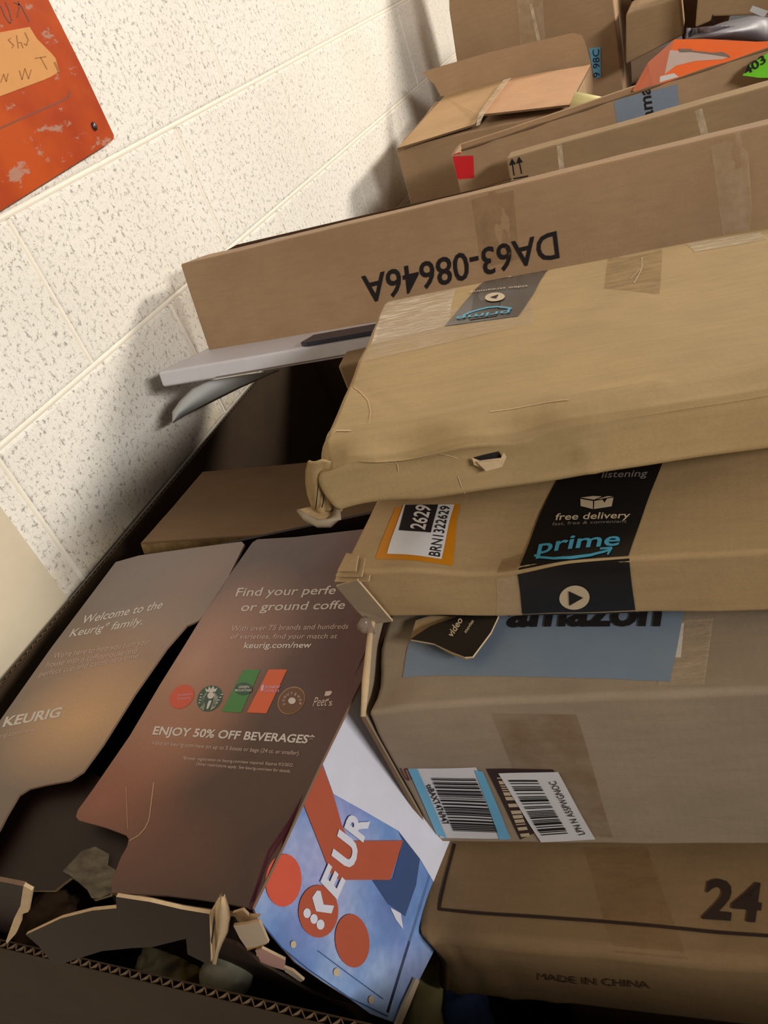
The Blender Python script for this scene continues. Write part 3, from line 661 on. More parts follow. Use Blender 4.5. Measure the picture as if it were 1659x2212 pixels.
# large crumpled box on top
def j1x(p):
    dz = dy = dx = 0
    if p.z > .03:                                  # front top edge crushed into a sloping band
        w_ = .017 + .004 * noise.noise(Vector((p.x * 14, 0, 3)))
        if p.y < w_: dz -= .0070 * (1 - p.y / w_) * min(1, (p.z - .03) / .009)
    if p.y < .004: dy += .0010 * noise.noise(Vector((p.x * 8, p.z * 160, 5)))
    if p.x < .03: dx -= .006 * math.sin(math.pi * min(1, max(0, p.z / .0409))) * (1 - p.x / .03)   # bulging end
    return (dx, dy, dz)
J1 = Carton('large_box', 'large crumpled tan box lying on top of the stack, crushed left corner', (.538, -.2086, -.1264), (-9.07, 5.92, 14.83), (.50, .4355, .0409), KRAFT_TOP, r=.0035, wob=.0014, res=.005, seed=20, extra=j1x,
    dents=[((.0, .0, .041), .020, (.003, .003, -.003)), ((.05, .0, .041), .035, (0, .002, -.004)), ((.115, .0, .04), .03, (0, .001, -.003)), ((.02, 0, 0), .04, (0, .002, .003)), ((.3, .2, .041), .12, (0, 0, -.003))],
    ridges=[((.0, .035, .0409), (.20, .022, .0409), .006, (0, 0, .0022)), ((.20, .022, .0409), (.5, .030, .0409), .006, (0, 0, .0016)), ((.0, .14, .0409), (.045, .05, .0409), .004, (0, 0, -.0012)), ((.03, .0, .038), (.12, .0, .030), .006, (0, -.003, 0)), ((.12, .012, .041), (.15, .0, .018), .004, (0, -.0018, .001)), ((.15, 0, .018), (.155, 0, 0), .004, (0, -.0018, 0)), ((0, .43, .041), (.5, .43, .041), .012, (0, 0, -.002))])
J1.quad('packing_tape', 'top', [(835, 645), (985, 612), (965, 705), (800, 745)], TAPE_SHINE, layer=1, nu=20, nv=20, label='wrinkled clear tape over the back corner')
J1.quad('packing_tape', 'top', [(800, 700), (1150, 640), (1150, 700), (770, 785)], TAPE_CLEAR, layer=1.2, nu=20, nv=10)
pt = J1.quad('printed_tape', 'top', [(1042, 590), (1182, 575), (1118, 684), (958, 706)], TAPE_GREY, layer=2, nu=20, nv=14, label='dark grey printed tape under clear film')
z3 = lambda pts: [(940 + x / 5.53, 560 + y / 5.53) for x, y in pts]
zz = lambda x, y: (940 + x / 5.53, 560 + y / 5.53)
J1.marks('tape_band', 'top', [z3([(560, 165), (850, 160), (800, 420), (740, 600), (720, 690), (400, 740), (430, 600), (470, 380)])], TAPE_BLACK, layer=3.4, parent=pt)
J1.text('printed_text', 'top', [('prime', zz(885, 620), zz(245, 700), zz(870, 675)), ], BLUE_INK, layer=5, bold=.015, parent=pt)
J1.marks('smile_arrow', 'top', stroke([zz(905, 600), zz(840, 590), zz(740, 580), zz(620, 590), zz(500, 620), zz(400, 650), zz(320, 690)], 3), BLUE_INK, layer=5, parent=pt)
J1.text('printed_text', 'top', [('video streaming', zz(1110, 322), zz(415, 405), zz(1100, 345))], CREAM_INK, layer=5, parent=pt)
J1.text('printed_text', 'top', [('movies & tv', zz(905, 200), zz(620, 230), zz(900, 218))], CREAM_INK, layer=5, parent=pt)
J1.marks('play_symbol', 'top', [ell(*zz(705, 467), 21, -3, 2.5, 8.6)], CREAM_INK, layer=5, parent=pt)
J1.marks('play_triangle', 'top', [[zz(750, 440), zz(650, 475), zz(722, 486)]], INK, layer=6.5, parent=pt)
J1.quad('packing_tape', 'top', [(1315, 555), (1432, 537), (1422, 630), (1302, 622)], TAPE_BROWN, layer=1, nu=14, nv=10)
J1.marks('tape_wrinkle', 'top', stroke([(1388, 556), (1385, 580), (1366, 610)], 2.5) + stroke([(1390, 572), (1360, 600)], 1.5), TAPE_SHINE, layer=2)
J1.quad('packing_tape', 'top', [(1480, 528), (1640, 502), (1659, 520), (1500, 545)], TAPE_SHINE, layer=1, nu=14, nv=10)
# hole in the front: the shade inside it is painted as a flat patch
J1.marks('hole_shade_patch', 'front', [[(1024, 990), (1050, 982), (1078, 973), (1085, 985), (1082, 994), (1050, 996), (1028, 1001)]], INK, layer=2, label='dark hole punched through the front')
for k, q in enumerate(([(1020, 990), (1036, 996), (1082, 990), (1088, 978), (1094, 988), (1086, 1006), (1050, 1014), (1024, 1004)], [(1030, 998), (1078, 996), (1086, 1008), (1050, 1018)])):
    o_, n_ = J1.plane('front'); n_ = n_.normalized()
    slab('torn_fibre', [onplane(x, y, o_ + n_ * (.003 + k * .0015), n_) for x, y in q], n_, .001, TORN, J1.root)
for face, line, wd in (('top', [(752, 827), (780, 848), (798, 868), (803, 890), (800, 918), (808, 942)], 1.5), ('top', [(705, 942), (730, 936), (760, 934)], 1.5), ('top', [(1060, 893), (1140, 880), (1230, 868)], 1.1),
                       ('front', [(850, 985), (858, 1000), (860, 1020)], 1.8), ('front', [(990, 1030), (998, 1052), (1005, 1070)], 1.8), ('front', [(945, 966), (966, 984), (990, 992)], 1.8)):
    J1.marks('crease', face, stroke(line, wd), TORN, layer=1.4)
# crushed left corner: a curled end ply with slits, and the bottom lip
mc = J1.M; vs, fs = [], []
cl = [(668, 994), (662, 1014), (662, 1040), (667, 1066), (676, 1090), (684, 1106)]; cr = [(724, 994), (736, 1008), (744, 1034), (746, 1058), (742, 1084), (734, 1104)]
for i in range(21):
    t = i / 20; A_ = samp(cl, t); B_ = samp(cr, t)
    for j in range(13):
        u = j / 12; q = lerp2(A_, B_, u); q = (q[0], q[1] + 2.5 * math.sin(u * 9))
        vs.append(at(q[0], q[1], .4775 + .022 * t + .004 * u - .006 * math.sin(math.pi * u) + .0022 * math.sin(u * 16 + t * 2) * (t ** .5)))
for i in range(20):
    for j in range(12): k = i * 13 + j; fs.append([k, k + 1, k + 14, k + 13])
cc = obj('corner_ply', vs, fs, KRAFT_TOP, J1.root, smooth=True, world=True, label='crushed folded ply at the left corner'); md = cc.modifiers.new('ply', 'SOLIDIFY'); md.thickness = .0015
for q in (stroke([(688, 1042), (685, 1070), (682, 1100)], 2.2), stroke([(700, 1068), (698, 1086), (695, 1096)], 2.6)):
    V = [at(x, y, .478 + .022 * ((y - 1000) / 105) - .0105) for p_ in q for x, y in p_]
    obj('slit', V, [[4 * i + c for c in range(4)] for i in range(len(q))], INK, J1.root, world=True)
lip = [at(644, 1102, .495), at(660, 1118, .492), at(688, 1131, .487), at(712, 1130, .485), at(728, 1118, .487), at(728, 1098, .490)]
tube('bottom_lip', lip, [.0012, .0022, .0026, .003, .003, .002], KRAFT_PALE, J1.root)
slab('bottom_flap', [at(646, 1100, .497), at(664, 1117, .493), at(700, 1130, .488), at(725, 1116, .489), at(722, 1092, .497), at(672, 1094, .500)], (0, -.5, 1), .0015, KRAFT, J1.root)

# ------------------------------------------------------------------ printed coffee machine box with open lid flaps
GO = Vector((.065, -.354, -.3893)); GR = Euler([math.radians(v) for v in (5.53, -11.42, -5.82)], 'XYZ').to_matrix()
GD = Vector((.4487, .3368, .14)); GM = Matrix.Translation(GO + GR @ Vector((0, 0, -GD.z))) @ GR.to_4x4()
G = thing('printed_box', 'brown coffee machine box with two open lid flaps and a blue denim side picture', 'box', GM)
gi = GM.inverted(); gt = GO; gn = (GR @ Vector((0, 0, 1))); gs = GM @ Vector((GD.x, 0, GD.z)); gsn = GR @ Vector((1, 0, 0)); gf = GM @ Vector((0, 0, GD.z)); gfn = GR @ Vector((0, -1, 0))
def gtop(x, y, h=0): return onplane(x, y, gt + gn * h, gn)
def gside(x, y, h=0): return onplane(x, y, gs + gsn * h, gsn)
def gfront(x, y, h=0): return onplane(x, y, gf + gfn * h, gfn)
def blobmat(name, base, dark, light, blobs, rough=.3):
    """printed gradient: soft lighter blobs (centre, radii in box coordinates) on a brown ground"""
    a = N(name); col = lin(base)
    prev = col
    for (c, rad, rgb, amt) in blobs:
        mp = a.n('ShaderNodeMapping'); mp.vector_type = 'POINT'
        mp.inputs['Scale'].default_value = tuple(1 / r_ for r_ in rad); mp.inputs['Location'].default_value = tuple(-c[i] / rad[i] for i in range(3))
        a.l(a.tc.outputs['Object'], mp.inputs['Vector']); gr = a.n('ShaderNodeTexGradient', gradient_type='SPHERICAL'); a.l(mp.outputs[0], gr.inputs[0])
        prev = a.mix(a.ramp(gr.outputs['Fac'], [(0, g(0)), (.5, g(amt * .55)), (1, g(amt))]), prev, lin(rgb))
    fine = a.noise(500, 2); prev = a.mix(a.ramp(fine, [(.3, g(.12)), (.6, g(0))]), prev, lin(dark))
    a.l(prev, a.b.inputs['Base Color']); a.b.inputs['Roughness'].default_value = rough; a.b.inputs['Specular IOR Level'].default_value = .45
    a.bump(a.noise(18, 3), .25, .002); return a.m
def gb(x, y): p = gi @ gtop(x, y); return (p.x, p.y, GD.z)
LID1 = blobmat('printed_brown_left', (116, 98, 88), (50, 34, 28), (190, 150, 116), [(gb(250, 1440), (.16, .09, .3), (178, 136, 108), .8), (gb(180, 1560), (.14, .07, .3), (212, 164, 116), .9), (gb(430, 1260), (.10, .06, .3), (150, 106, 84), .5), (gb(150, 1290), (.10, .07, .3), (96, 82, 76), .6)])
LID2 = blobmat('printed_brown_right', (74, 42, 34), (36, 18, 16), (190, 150, 116), [(gb(430, 1440), (.11, .12, .3), (186, 134, 108), .95), (gb(560, 1370), (.09, .07, .3), (140, 90, 72), .5), (gb(370, 1590), (.10, .06, .3), (170, 112, 86), .8), (gb(230, 1740), (.10, .06, .3), (152, 82, 56), .9), (gb(300, 1860), (.1, .05, .3), (120, 62, 44), .6)])
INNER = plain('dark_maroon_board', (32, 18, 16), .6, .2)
LEDGE = plain('worn_lid_edge', (128, 100, 80), .7)
left = [(250, 1214), (300, 1200), (420, 1183), (522, 1170), (528, 1176), (480, 1272), (430, 1340), (402, 1352), (360, 1400), (290, 1500), (222, 1608), (178, 1668), (150, 1686), (95, 1696), (62, 1704), (40, 1718), (14, 1762), (0, 1790), (-90, 1930), (-230, 1850), (-150, 1740), (0, 1556), (110, 1400)]
lf = slab('left_lid_flap', [gtop(x, y, .004) for x, y in left], gn, .0018, LID1, G, sub=0, edge_m=LEDGE, label='brown lid flap printed with a white welcome message')
right = [(545, 1172), (556, 1165), (640, 1160), (760, 1146), (900, 1130), (940, 1160), (806, 1418), (690, 1655), (600, 1850), (545, 1962), (480, 1950), (430, 1942), (360, 1934), (240, 1929), (243, 1900), (262, 1850), (275, 1828), (278, 1812), (272, 1804), (230, 1788), (170, 1772), (164, 1764), (168, 1750), (200, 1706), (280, 1590), (345, 1480), (400, 1392), (450, 1310), (490, 1250)]
rf = slab('right_lid_flap', [gtop(x, y, .004) for x, y in right], gn, .0018, LID2, G, sub=0, edge_m=LEDGE, label='brown lid flap printed Enjoy 50% off beverages')
def gtext(parent, lines, m, h=.0042, bold=0., f=gtop, name='printed_text'):
    V, Fs = [], []
    for (t, p0, p1, p2) in lines:
        tv, tf = text_mesh(t, bold); w_ = max(v[0] for v in tv); k = len(V); p0 = Vector(p0); ex = (Vector(p1) - p0) / w_; ey = (Vector(p2) - p0) / .729
        for x, y in tv:
            q = p0 + ex * x + ey * y; V.append(f(q.x, q.y, h))
        Fs += [[i + k for i in f_] for f_ in tf]
    return obj(name, V, Fs, m, parent, world=True)
def gflat(parent, name, polys, m, h=.0042, f=gtop, label=None):
    V, Fs = [], []
    for q in polys:
        k = len(V); V += [f(x, y, h) for x, y in q]; Fs.append(list(range(k, len(V))))
    return obj(name, V, Fs, m, parent, world=True, label=label)
gtext(lf, [('Welcome to the', (174, 1348), (348, 1314), (184, 1329)), ('Keurig° family.', (149, 1376), (306, 1349), (159, 1358))], WHITE_INK, bold=.012)
gtext(lf, [("We're here to help you turn your", (114, 1423), (324, 1391), (119, 1410)), ('house into a coffeehouse and', (99, 1442), (294, 1411), (104, 1429)), ('perfect cup and carafe at a time.', (84, 1462), (300, 1421), (89, 1450))], PINK_INK)
gtext(lf, [('KEURIG', (5, 1570), (128, 1548), (14, 1548))], WHITE_INK, bold=.03)
gtext(lf, [('keurig.com/new', (-24, 1598), (76, 1580), (-20, 1588))], PINK_INK)
gtext(rf, [('Find your perfe', (508, 1288), (723, 1283), (515, 1269)), ('or ground coffe', (519, 1320), (743, 1315), (526, 1301))], WHITE_INK, bold=.01)
gtext(rf, [('With over 75 brands and hundreds', (498, 1363), (751, 1358), (502, 1351)), ('of varieties, find your match at', (497, 1380), (727, 1379), (501, 1369))], PINK_INK)
gtext(rf, [('keurig.com/new', (526, 1400), (671, 1399), (530, 1387))], WHITE_INK, bold=.015)
gtext(rf, [('ENJOY 50% OFF BEVERAGES*', (329, 1586), (675, 1606), (335, 1568))], WHITE_INK, bold=.025)
gtext(rf, [('Valid on keurig.com/new on up to 5 boxes or bags (24 ct. or smaller).', (327, 1608), (646, 1631), (330, 1599))], PINK_INK)
gtext(rf, [('*Brewer registration on keurig.com/new required. Expires 9/2/2022.', (393, 1640), (633, 1656), (395, 1633)), ('Other restrictions apply. See keurig.com/new for details.', (423, 1653), (627, 1669), (425, 1646))], PINK_INK)
z4 = lambda pts: [(340 + x / 3.95, 1420 + y / 3.95) for x, y in pts]
z4p = lambda x, y: (340 + x / 3.95, 1420 + y / 3.95)
REDL = plain('logo_red', (206, 74, 46), .35); GRL = plain('logo_green', (52, 128, 56), .35); ORL = plain('logo_orange', (222, 92, 40), .35); DGR = plain('logo_dark_green', (22, 76, 58), .35); DON = plain('logo_brown', (104, 62, 36), .35); PNK = plain('logo_pink', (226, 170, 190), .4)
gflat(rf, 'round_logo', [ell(*z4p(208, 335), 20, -22, 18, 14)], REDL, label='red oval logo')
gtext(rf, [("DUNKIN'", z4p(172, 334), z4p(292, 322), z4p(174, 316)), ('DONUTS', z4p(172, 362), z4p(280, 356), z4p(174, 344))], PNK, .00440)
gflat(rf, 'round_logo', [ell(*z4p(447, 350), 19, -24, 20, 15)], DGR, label='dark green round logo with white figure')
star = [ell(*z4p(455, 325), 7, -3, 2, 6.5), z4([(415, 292), (408, 262), (432, 278), (440, 245), (458, 270), (478, 240), (486, 272), (512, 258), (500, 290), (460, 300)])]
for sx in (-1, 1):
    for k in range(3):
        cx = 452 + sx * (34 + k * 11); star.append(z4([(cx, 300 + k * 14), (cx + 6, 300 + k * 14), (cx + 10 * sx - 6, 345 + k * 6), (cx - 2 - 10, 400 + k * 8), (cx - 26, 450 - k * 8), (cx - 32, 448 - k * 8), (cx - 14, 398 + k * 8), (cx + 6 * sx - 8, 345 + k * 6)]))
    for k in range(4): star.append(z4([(452 + sx * (98 - k * 5) + (14 - k * 10), 330 + k * 24 - 20), (452 + sx * (72 - k * 5) + (10 - k * 10), 336 + k * 24 - 20), (452 + sx * (96 - k * 5) + (10 - k * 10), 342 + k * 24 - 20)]))
star.append(z4([(440, 368), (462, 368), (452, 400), (432, 440), (418, 438), (426, 400)]))
gflat(rf, 'logo_figure', star, WHITE_INK, .00440)
gflat(rf, 'green_logo_panel', [z4([(735, 105), (880, 105), (715, 470), (548, 462)])], GRL, label='green slanted logo panel')
gflat(rf, 'logo_badge', [ell(*z4p(735, 268), 19, -3, 3, 13)], DGR, .00440)
gtext(rf, [('GREEN', z4p(690, 262), z4p(782, 262), z4p(694, 240)), ('MOUNTAIN', z4p(662, 290), z4p(800, 290), z4p(665, 270))], WHITE_INK, .00460, bold=.02)
gflat(rf, 'orange_logo_panel', [z4([(950, 103), (1108, 103), (930, 478), (762, 470)])], ORL, label='orange slanted logo panel')
gtext(rf, [("DUNKIN'", z4p(915, 266), z4p(1045, 264), z4p(919, 240)), ('DONUTS', z4p(912, 294), z4p(1038, 296), z4p(916, 274))], PNK, .00440, bold=.02)
gflat(rf, 'logo_cup', [z4([(885, 240), (912, 230), (905, 285), (880, 290)])], PNK, .00440)
gflat(rf, 'round_logo', [ell(*z4p(1143, 368), 20, -26, 22, 15)], plain('logo_tan', (172, 128, 76), .35), label='brown doughnut logo')
gflat(rf, 'logo_ring', [ell(*z4p(1143, 368), 18.5, -24.5, 20.5, 13.5)], DON, .00440); gflat(rf, 'logo_hole', [ell(*z4p(1148, 370), 8, -1, 1, 7)], WHITE_INK, .00460)
for k, ch in enumerate('DONUTSHOP'):
    an = math.radians(200 - k * 27); cx, cy = 1148 + 62 * math.cos(an), 370 - 58 * math.sin(an); t_ = an - math.pi / 2
    ux, uy = math.cos(-t_), math.sin(-t_)
    gtext(rf, [(ch, z4p(cx - ux * 9, cy + uy * -9 + 6), z4p(cx + ux * 9, cy + uy * 9 + 6), z4p(cx - ux * 9 + uy * 22, cy - uy * 9 + 6 - ux * 22))], PINK_INK, .00460, bold=.02)
gtext(rf, [('Peet', z4p(1325, 418), z4p(1440, 412), z4p(1350, 335)), ("'s", z4p(1445, 412), z4p(1488, 412), z4p(1455, 350)), ], PINK_INK, .0042, bold=.0)
gtext(rf, [('COFFEE', z4p(1335, 450), z4p(1430, 452), z4p(1340, 436))], GREY_INK, .0042)
gflat(rf, 'logo_cup', [z4([(1435, 290), (1482, 285), (1490, 298), (1478, 318), (1462, 328), (1425, 328)])], PINK_INK, .0042)
gflat(rf, 'crease', stroke([(332, 1690), (326, 1740), (322, 1770), (314, 1788), (300, 1804), (280, 1816)], 1.6) + stroke([(272, 1700), (276, 1790)], .9), TORN, .0042)
# side wall with the denim picture
a = N('denim_print'); fold = a.noise(9, 3, .5, a.mapped((1, 1, 1), (0.5, .3, .2), (3, 1, 2))); thr = a.noise(160, 2, .5)
col = a.ramp(fold, [(.30, lin((62, 92, 150))), (.48, lin((116, 150, 206))), (.66, lin((176, 196, 228)))])
pk = a.noise(7, 2, .5, a.mapped((1, 1, 1), loc=(7, 5, 3))); col = a.mix(a.ramp(pk, [(.56, g(0)), (.74, g(.4))]), col, lin((176, 152, 206)))
col = a.mix(a.ramp(thr, [(.4, g(.2)), (.6, g(0))]), col, lin((92, 116, 164)))
a.l(col, a.b.inputs['Base Color']); a.b.inputs['Roughness'].default_value = .3; a.bump(a.noise(20, 3), .2, .002); DENIM = a.m
RUST = plain('rust_print', (178, 88, 64), .35, .4); SWHITE = plain('white_print', (214, 214, 226), .35, .4); DBLUE = plain('dark_denim_print', (62, 82, 124), .4, .3); ORCH = plain('coral_print', (210, 92, 70), .35, .4)
z7 = lambda pts: [(450 + x / 2.9625, 1500 + y / 2.9625) for x, y in pts]
z7p = lambda x, y: (450 + x / 2.9625, 1500 + y / 2.9625)
sd = [(900, 1225), (806, 1420), (690, 1657), (640, 1760), (596, 1856), (549, 1962), (556, 1984), (640, 2080), (700, 2122), (760, 2160), (800, 2190), (860, 2212), (905, 2118), (960, 2010), (1040, 1900), (1060, 1500)]
sp_ = slab('side_panel', [gside(x, y, 0) for x, y in sd], gsn, .0018, DENIM, G, edge_m=LEDGE, label='glossy side panel with a denim picture and the letters KEUR')
gflat(sp_, 'white_print', [z7([(725, 425), (1050, -420), (1800, -200), (1800, 1300), (1500, 1300), (1355, 1052), (1215, 872), (990, 742), (800, 636)])], SWHITE, .0004, gside)
gflat(sp_, 'dark_fold', [z7([(1215, 872), (1355, 1052), (1330, 1220), (1260, 1420), (1150, 1340), (1050, 1190), (1180, 1180), (1245, 935)])], DBLUE, .0005, gside)
gflat(sp_, 'white_patch', [z7([(1165, 1365), (1232, 1400), (1248, 1505), (1200, 1440)])], SWHITE, .0007, gside)
gflat(sp_, 'rust_arrow', [z7([(725, 440), (640, 600), (605, 690), (735, 1020), (780, 1140), (840, 1187), (1165, 1187), (1247, 935), (905, 937), (860, 850), (800, 640)])], RUST, .0010, gside)
gflat(sp_, 'rust_disc', [ell(*z7p(705, 1388), 43, 0, 0, 57)], RUST, .0010, gside)
gflat(sp_, 'rust_disc', [ell(*z7p(922, 1577), 37, 0, 4, 58)], RUST, .0010, gside)
gflat(sp_, 'coral_disc', [ell(*z7p(482, 1190), 39, -3, 0, 57)], ORCH, .0010, gside)
gflat(sp_, 'logo_mark', [z7([(695, 1255), (665, 1300), (690, 1388), (788, 1402), (805, 1352), (738, 1345), (718, 1258)]), ell(*z7p(632, 1400), 8, 0, 0, 10.5), ell(*z7p(676, 1437), 8, 0, 0, 10.5), ell(*z7p(718, 1473), 8.5, 0, 0, 11)], SWHITE, .0015, gside)
gtext(sp_, [('E', z7p(820, 1308), z7p(873, 1186), z7p(716, 1198)), ('U', z7p(915, 1130), z7p(965, 960), z7p(786, 1030)), ('R', z7p(985, 944), z7p(1030, 808), z7p(868, 852))], SWHITE, .0018, bold=.04, f=gside)
gflat(sp_, 'rivet_print', [ell(*z7p(545, 1600), 6, 0, 0, 8), ell(*z7p(822, 1778), 7, 0, 0, 9), ell(*z7p(1043, 1955), 6, 0, 0, 9)], CREAM_INK, .0010, gside)
gflat(sp_, 'seam_print', stroke([z7p(330, 1450), z7p(470, 1620), z7p(640, 1760), z7p(900, 1940), z7p(1150, 2060)], 3) + stroke([z7p(700, 1640), z7p(900, 1790), z7p(1120, 1950)], 2), DBLUE, .0006, gside)
gflat(sp_, 'maroon_edge', [z7([(720, 425), (700, 470), (600, 690), (500, 900), (390, 1060), (320, 1240), (280, 1380), (255, 1375), (262, 1340), (380, 1060)]), z7([(262, 1340), (300, 1320), (340, 1200), (352, 1130), (400, 1010), (470, 900), (560, 740), (380, 1000)])], plain('maroon_print', (70, 32, 40), .25, .5), .0008, gside)
def yp(x, y, yy): return onplane(x, y, (0, yy, 0), Vector((0, -1, 0)))
# the other walls: near (torn), wall side, far
loc = lambda x, y, z: GM @ Vector((x, y, z))
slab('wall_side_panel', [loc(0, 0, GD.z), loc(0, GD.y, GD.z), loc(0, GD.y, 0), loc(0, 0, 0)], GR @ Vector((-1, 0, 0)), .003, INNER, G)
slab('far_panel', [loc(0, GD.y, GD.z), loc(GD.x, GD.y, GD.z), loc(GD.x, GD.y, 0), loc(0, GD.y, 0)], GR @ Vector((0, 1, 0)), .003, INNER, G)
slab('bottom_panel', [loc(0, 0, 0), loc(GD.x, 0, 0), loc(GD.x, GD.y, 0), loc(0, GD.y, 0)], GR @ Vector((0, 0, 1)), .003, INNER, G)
z6 = lambda pts: [(x / 2.9625, 1680 + y / 2.9625) for x, y in pts]
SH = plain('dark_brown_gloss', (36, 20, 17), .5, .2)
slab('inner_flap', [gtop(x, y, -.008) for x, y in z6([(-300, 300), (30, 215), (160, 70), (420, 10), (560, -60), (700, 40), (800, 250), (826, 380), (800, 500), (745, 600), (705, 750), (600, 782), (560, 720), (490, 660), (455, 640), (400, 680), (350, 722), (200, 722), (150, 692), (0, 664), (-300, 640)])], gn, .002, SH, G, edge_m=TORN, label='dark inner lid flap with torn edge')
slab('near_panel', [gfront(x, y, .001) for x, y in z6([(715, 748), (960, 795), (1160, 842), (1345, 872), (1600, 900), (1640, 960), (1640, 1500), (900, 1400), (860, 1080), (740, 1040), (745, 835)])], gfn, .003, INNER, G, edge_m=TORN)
def curl(p):
    q = gi @ p; t = max(0, .34 - q.x); return p + gfn * (t * t * 1.3)
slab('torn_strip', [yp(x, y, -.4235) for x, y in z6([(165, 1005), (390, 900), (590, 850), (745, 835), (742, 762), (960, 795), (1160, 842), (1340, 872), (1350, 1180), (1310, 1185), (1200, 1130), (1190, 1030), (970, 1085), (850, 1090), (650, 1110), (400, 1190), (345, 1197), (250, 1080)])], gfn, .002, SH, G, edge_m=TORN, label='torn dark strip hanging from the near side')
slab('near_left_panel', [yp(x, y, -.405) for x, y in z6([(-160, 640), (0, 664), (155, 695), (120, 840), (40, 1050), (0, 1040), (-160, 1000)])], gfn, .003, plain('dusky_maroon', (48, 34, 34), .5, .2), G, edge_m=LEDGE)
slab('torn_edge', [yp(x, y, -.4265) for x, y in z6([(150, 692), (205, 722), (180, 860), (135, 875), (130, 930), (100, 1000), (45, 1062), (38, 1045), (90, 900), (130, 820)])], gfn, .002, TORN, G, label='pale torn cardboard edge')
# curled torn liner
vs, fs = [], []
cl_ = [((1440, 745), (1400, 765)), ((1468, 830), (1350, 850)), ((1476, 900), (1340, 930)), ((1462, 985), (1345, 1010)), ((1425, 1060), (1352, 1080)), ((1402, 1120), (1352, 1140)), ((1388, 1200), (1352, 1190))]
for (p, q) in cl_:
    for j in range(7):
        s_ = j / 6; x, y = lerp2(p, q, s_); x, y = z6([(x, y)])[0]; vs.append(gfront(x, y, .006 + .016 * math.sin(math.pi * s_)))
for i in range(len(cl_) - 1):
    for j in range(6): k = i * 7 + j; fs.append([k, k + 1, k + 8, k + 7])
o_ = obj('torn_curl', vs, fs, TORN, G, smooth=True, world=True, label='pale curled torn cardboard liner'); md = o_.modifiers.new('ply', 'SOLIDIFY'); md.thickness = .0015
gflat(G, 'tear_slit', [z6([(1372, 870), (1378, 930), (1358, 1060), (1352, 1150), (1350, 1050), (1362, 930)])], INK, .0235, gfront)
# tape shreds on the inner flap
SHR = film('dusty_tape_shred', (150, 136, 112), .35)
gflat(G, 'tape_shred', [z6([(400, 600), (520, 470), (610, 440), (700, 490), (690, 560), (740, 590), (706, 740), (640, 770), (585, 770), (560, 720), (480, 650), (440, 620)])], SHR, .002 - .008, gtop)
# torn layers at the near corner
CRM = plain('cream_liner', (206, 186, 164), .6); PKL = plain('pink_liner', (204, 158, 150), .6)
for k, (q, m_) in enumerate((([(160, 1480), (250, 1470), (325, 1452), (385, 1590), (300, 1615), (245, 1625), (200, 1560)], CRM), ([(235, 1600), (330, 1570), (370, 1600), (250, 1640)], plain('ochre_liner', (186, 138, 70), .6)), ([(300, 1640), (340, 1625), (490, 1700), (482, 1765), (400, 1740), (335, 1712)], PKL), ([(480, 1745), (540, 1770), (612, 1830), (590, 1842), (490, 1775)], CRM), ([(155, 1400), (220, 1380), (260, 1420), (330, 1420), (270, 1460), (190, 1455)], TORN))):
    slab('torn_layer', [gfront(x, y, .010 - .0015 * k) for x, y in z7(q)], gfn, .0015, m_, G, edge_m=TORN)
slab('lower_ply', [gfront(x, y, .003) for x, y in z7([(60, 1560), (180, 1600), (330, 1720), (640, 1900), (860, 2000), (1000, 2120), (700, 2150), (300, 2060), (60, 1900)])], gfn, .002, plain('dark_brown_ply', (66, 48, 36), .7), G)
slab('fallen_white_edge', [gside(x, y, .004) for x, y in z7([(1330, 1815), (1352, 1835), (1290, 1990), (1230, 2130), (1195, 2130), (1250, 1990)])], gsn, .002, CREAM_INK, G)

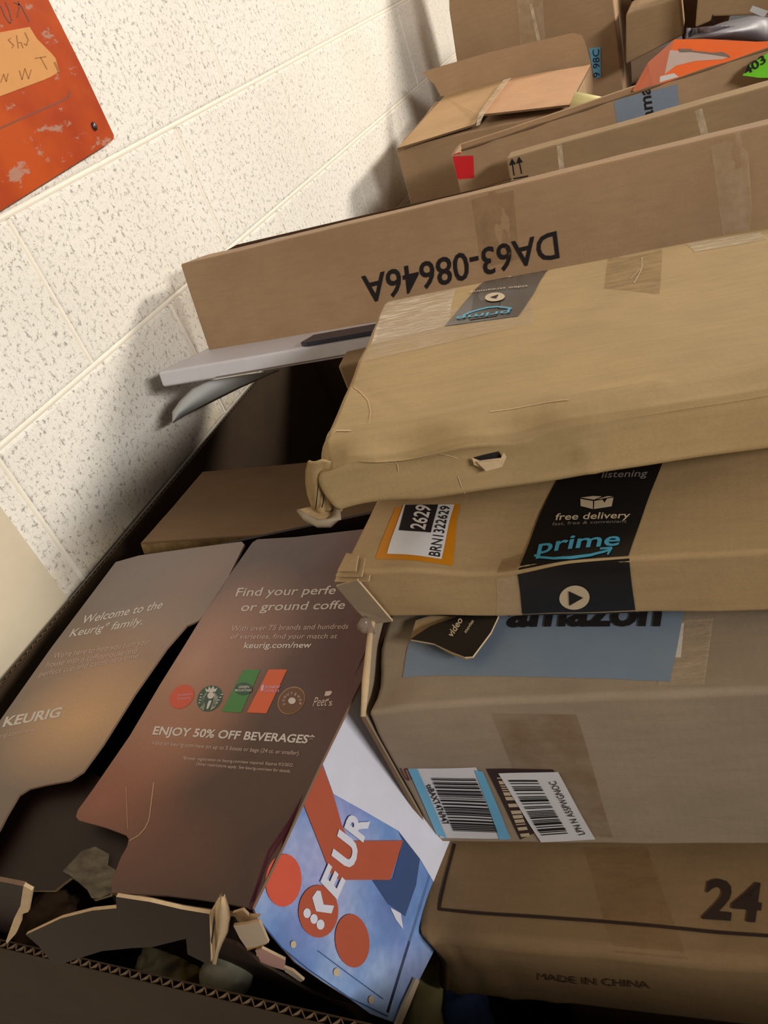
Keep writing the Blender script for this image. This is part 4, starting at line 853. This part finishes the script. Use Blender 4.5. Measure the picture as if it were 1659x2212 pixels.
# ------------------------------------------------------------------ rubbish in the bin
def blob(name, label, cat, c, rx, ry, rz, m, seed=0, rough=.12, group=None):
    bm = bmesh.new(); bmesh.ops.create_icosphere(bm, subdivisions=4, radius=1)
    for v in bm.verts:
        n_ = v.co.normalized(); k = 1 + rough * noise.noise(n_ * 2.2 + Vector((seed, 0, 0))) + rough * .5 * noise.noise(n_ * 6 + Vector((0, seed, 0)))
        v.co = Vector((n_.x * rx * k, n_.y * ry * k, n_.z * rz * k))
    V = [Vector(c) + v.co for v in bm.verts]; Fc = [[v.index for v in f.verts] for f in bm.faces]; bm.free()
    return tag(obj(name, V, Fc, m, None, smooth=True), label, cat, group)
a = N('milky_plastic'); nn = a.noise(18, 3); a.l(a.ramp(nn, [(.4, lin((150, 150, 132))), (.6, lin((196, 190, 164)))]), a.b.inputs['Base Color']); a.b.inputs['Roughness'].default_value = .35; MILK = a.m
a = N('stained_plastic'); nn = a.noise(14, 4); a.l(a.ramp(nn, [(.42, lin((168, 158, 126))), (.55, lin((190, 156, 50))), (.62, lin((176, 166, 130)))]), a.b.inputs['Base Color']); a.b.inputs['Roughness'].default_value = .4; STAIN = a.m
blob('plastic_tray', 'rounded milky white plastic tray corner under the pale curled cardboard', 'tray', yp(490, 2105, -.385), .020, .018, .016, MILK, 1, .05)
blob('food_bag', 'crumpled pale bag with yellow stains under the torn dark strip', 'bag', yp(370, 2095, -.372), .032, .026, .022, STAIN, 3, .3)
blob('fabric_scrap', 'dark blue scrap below the corner of the 24 carton', 'scrap', at(990, 2205, .60), .022, .03, .03, plain('dark_blue_cloth', (44, 58, 96), .8), 5, .25)
blob('paper_tub', 'cream tub at the foot of the denim-picture box panel', 'tub', at(925, 2195, .60), .022, .04, .032, plain('cream_tub', (176, 160, 104), .6), 7, .1)
blob('crumpled_paper', 'crumpled kraft paper in the dark bin behind the torn strip', 'paper', yp(100, 2000, -.37), .03, .03, .016, KRAFT_DARK, 9, .35)
# a carton low in the bin that carries the printed box
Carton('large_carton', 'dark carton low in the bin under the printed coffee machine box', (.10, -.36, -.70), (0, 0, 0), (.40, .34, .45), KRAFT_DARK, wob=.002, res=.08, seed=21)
for o in list(bpy.data.objects):
    for k in ('M', 'py', 'pn'):
        if k in o: del o[k]
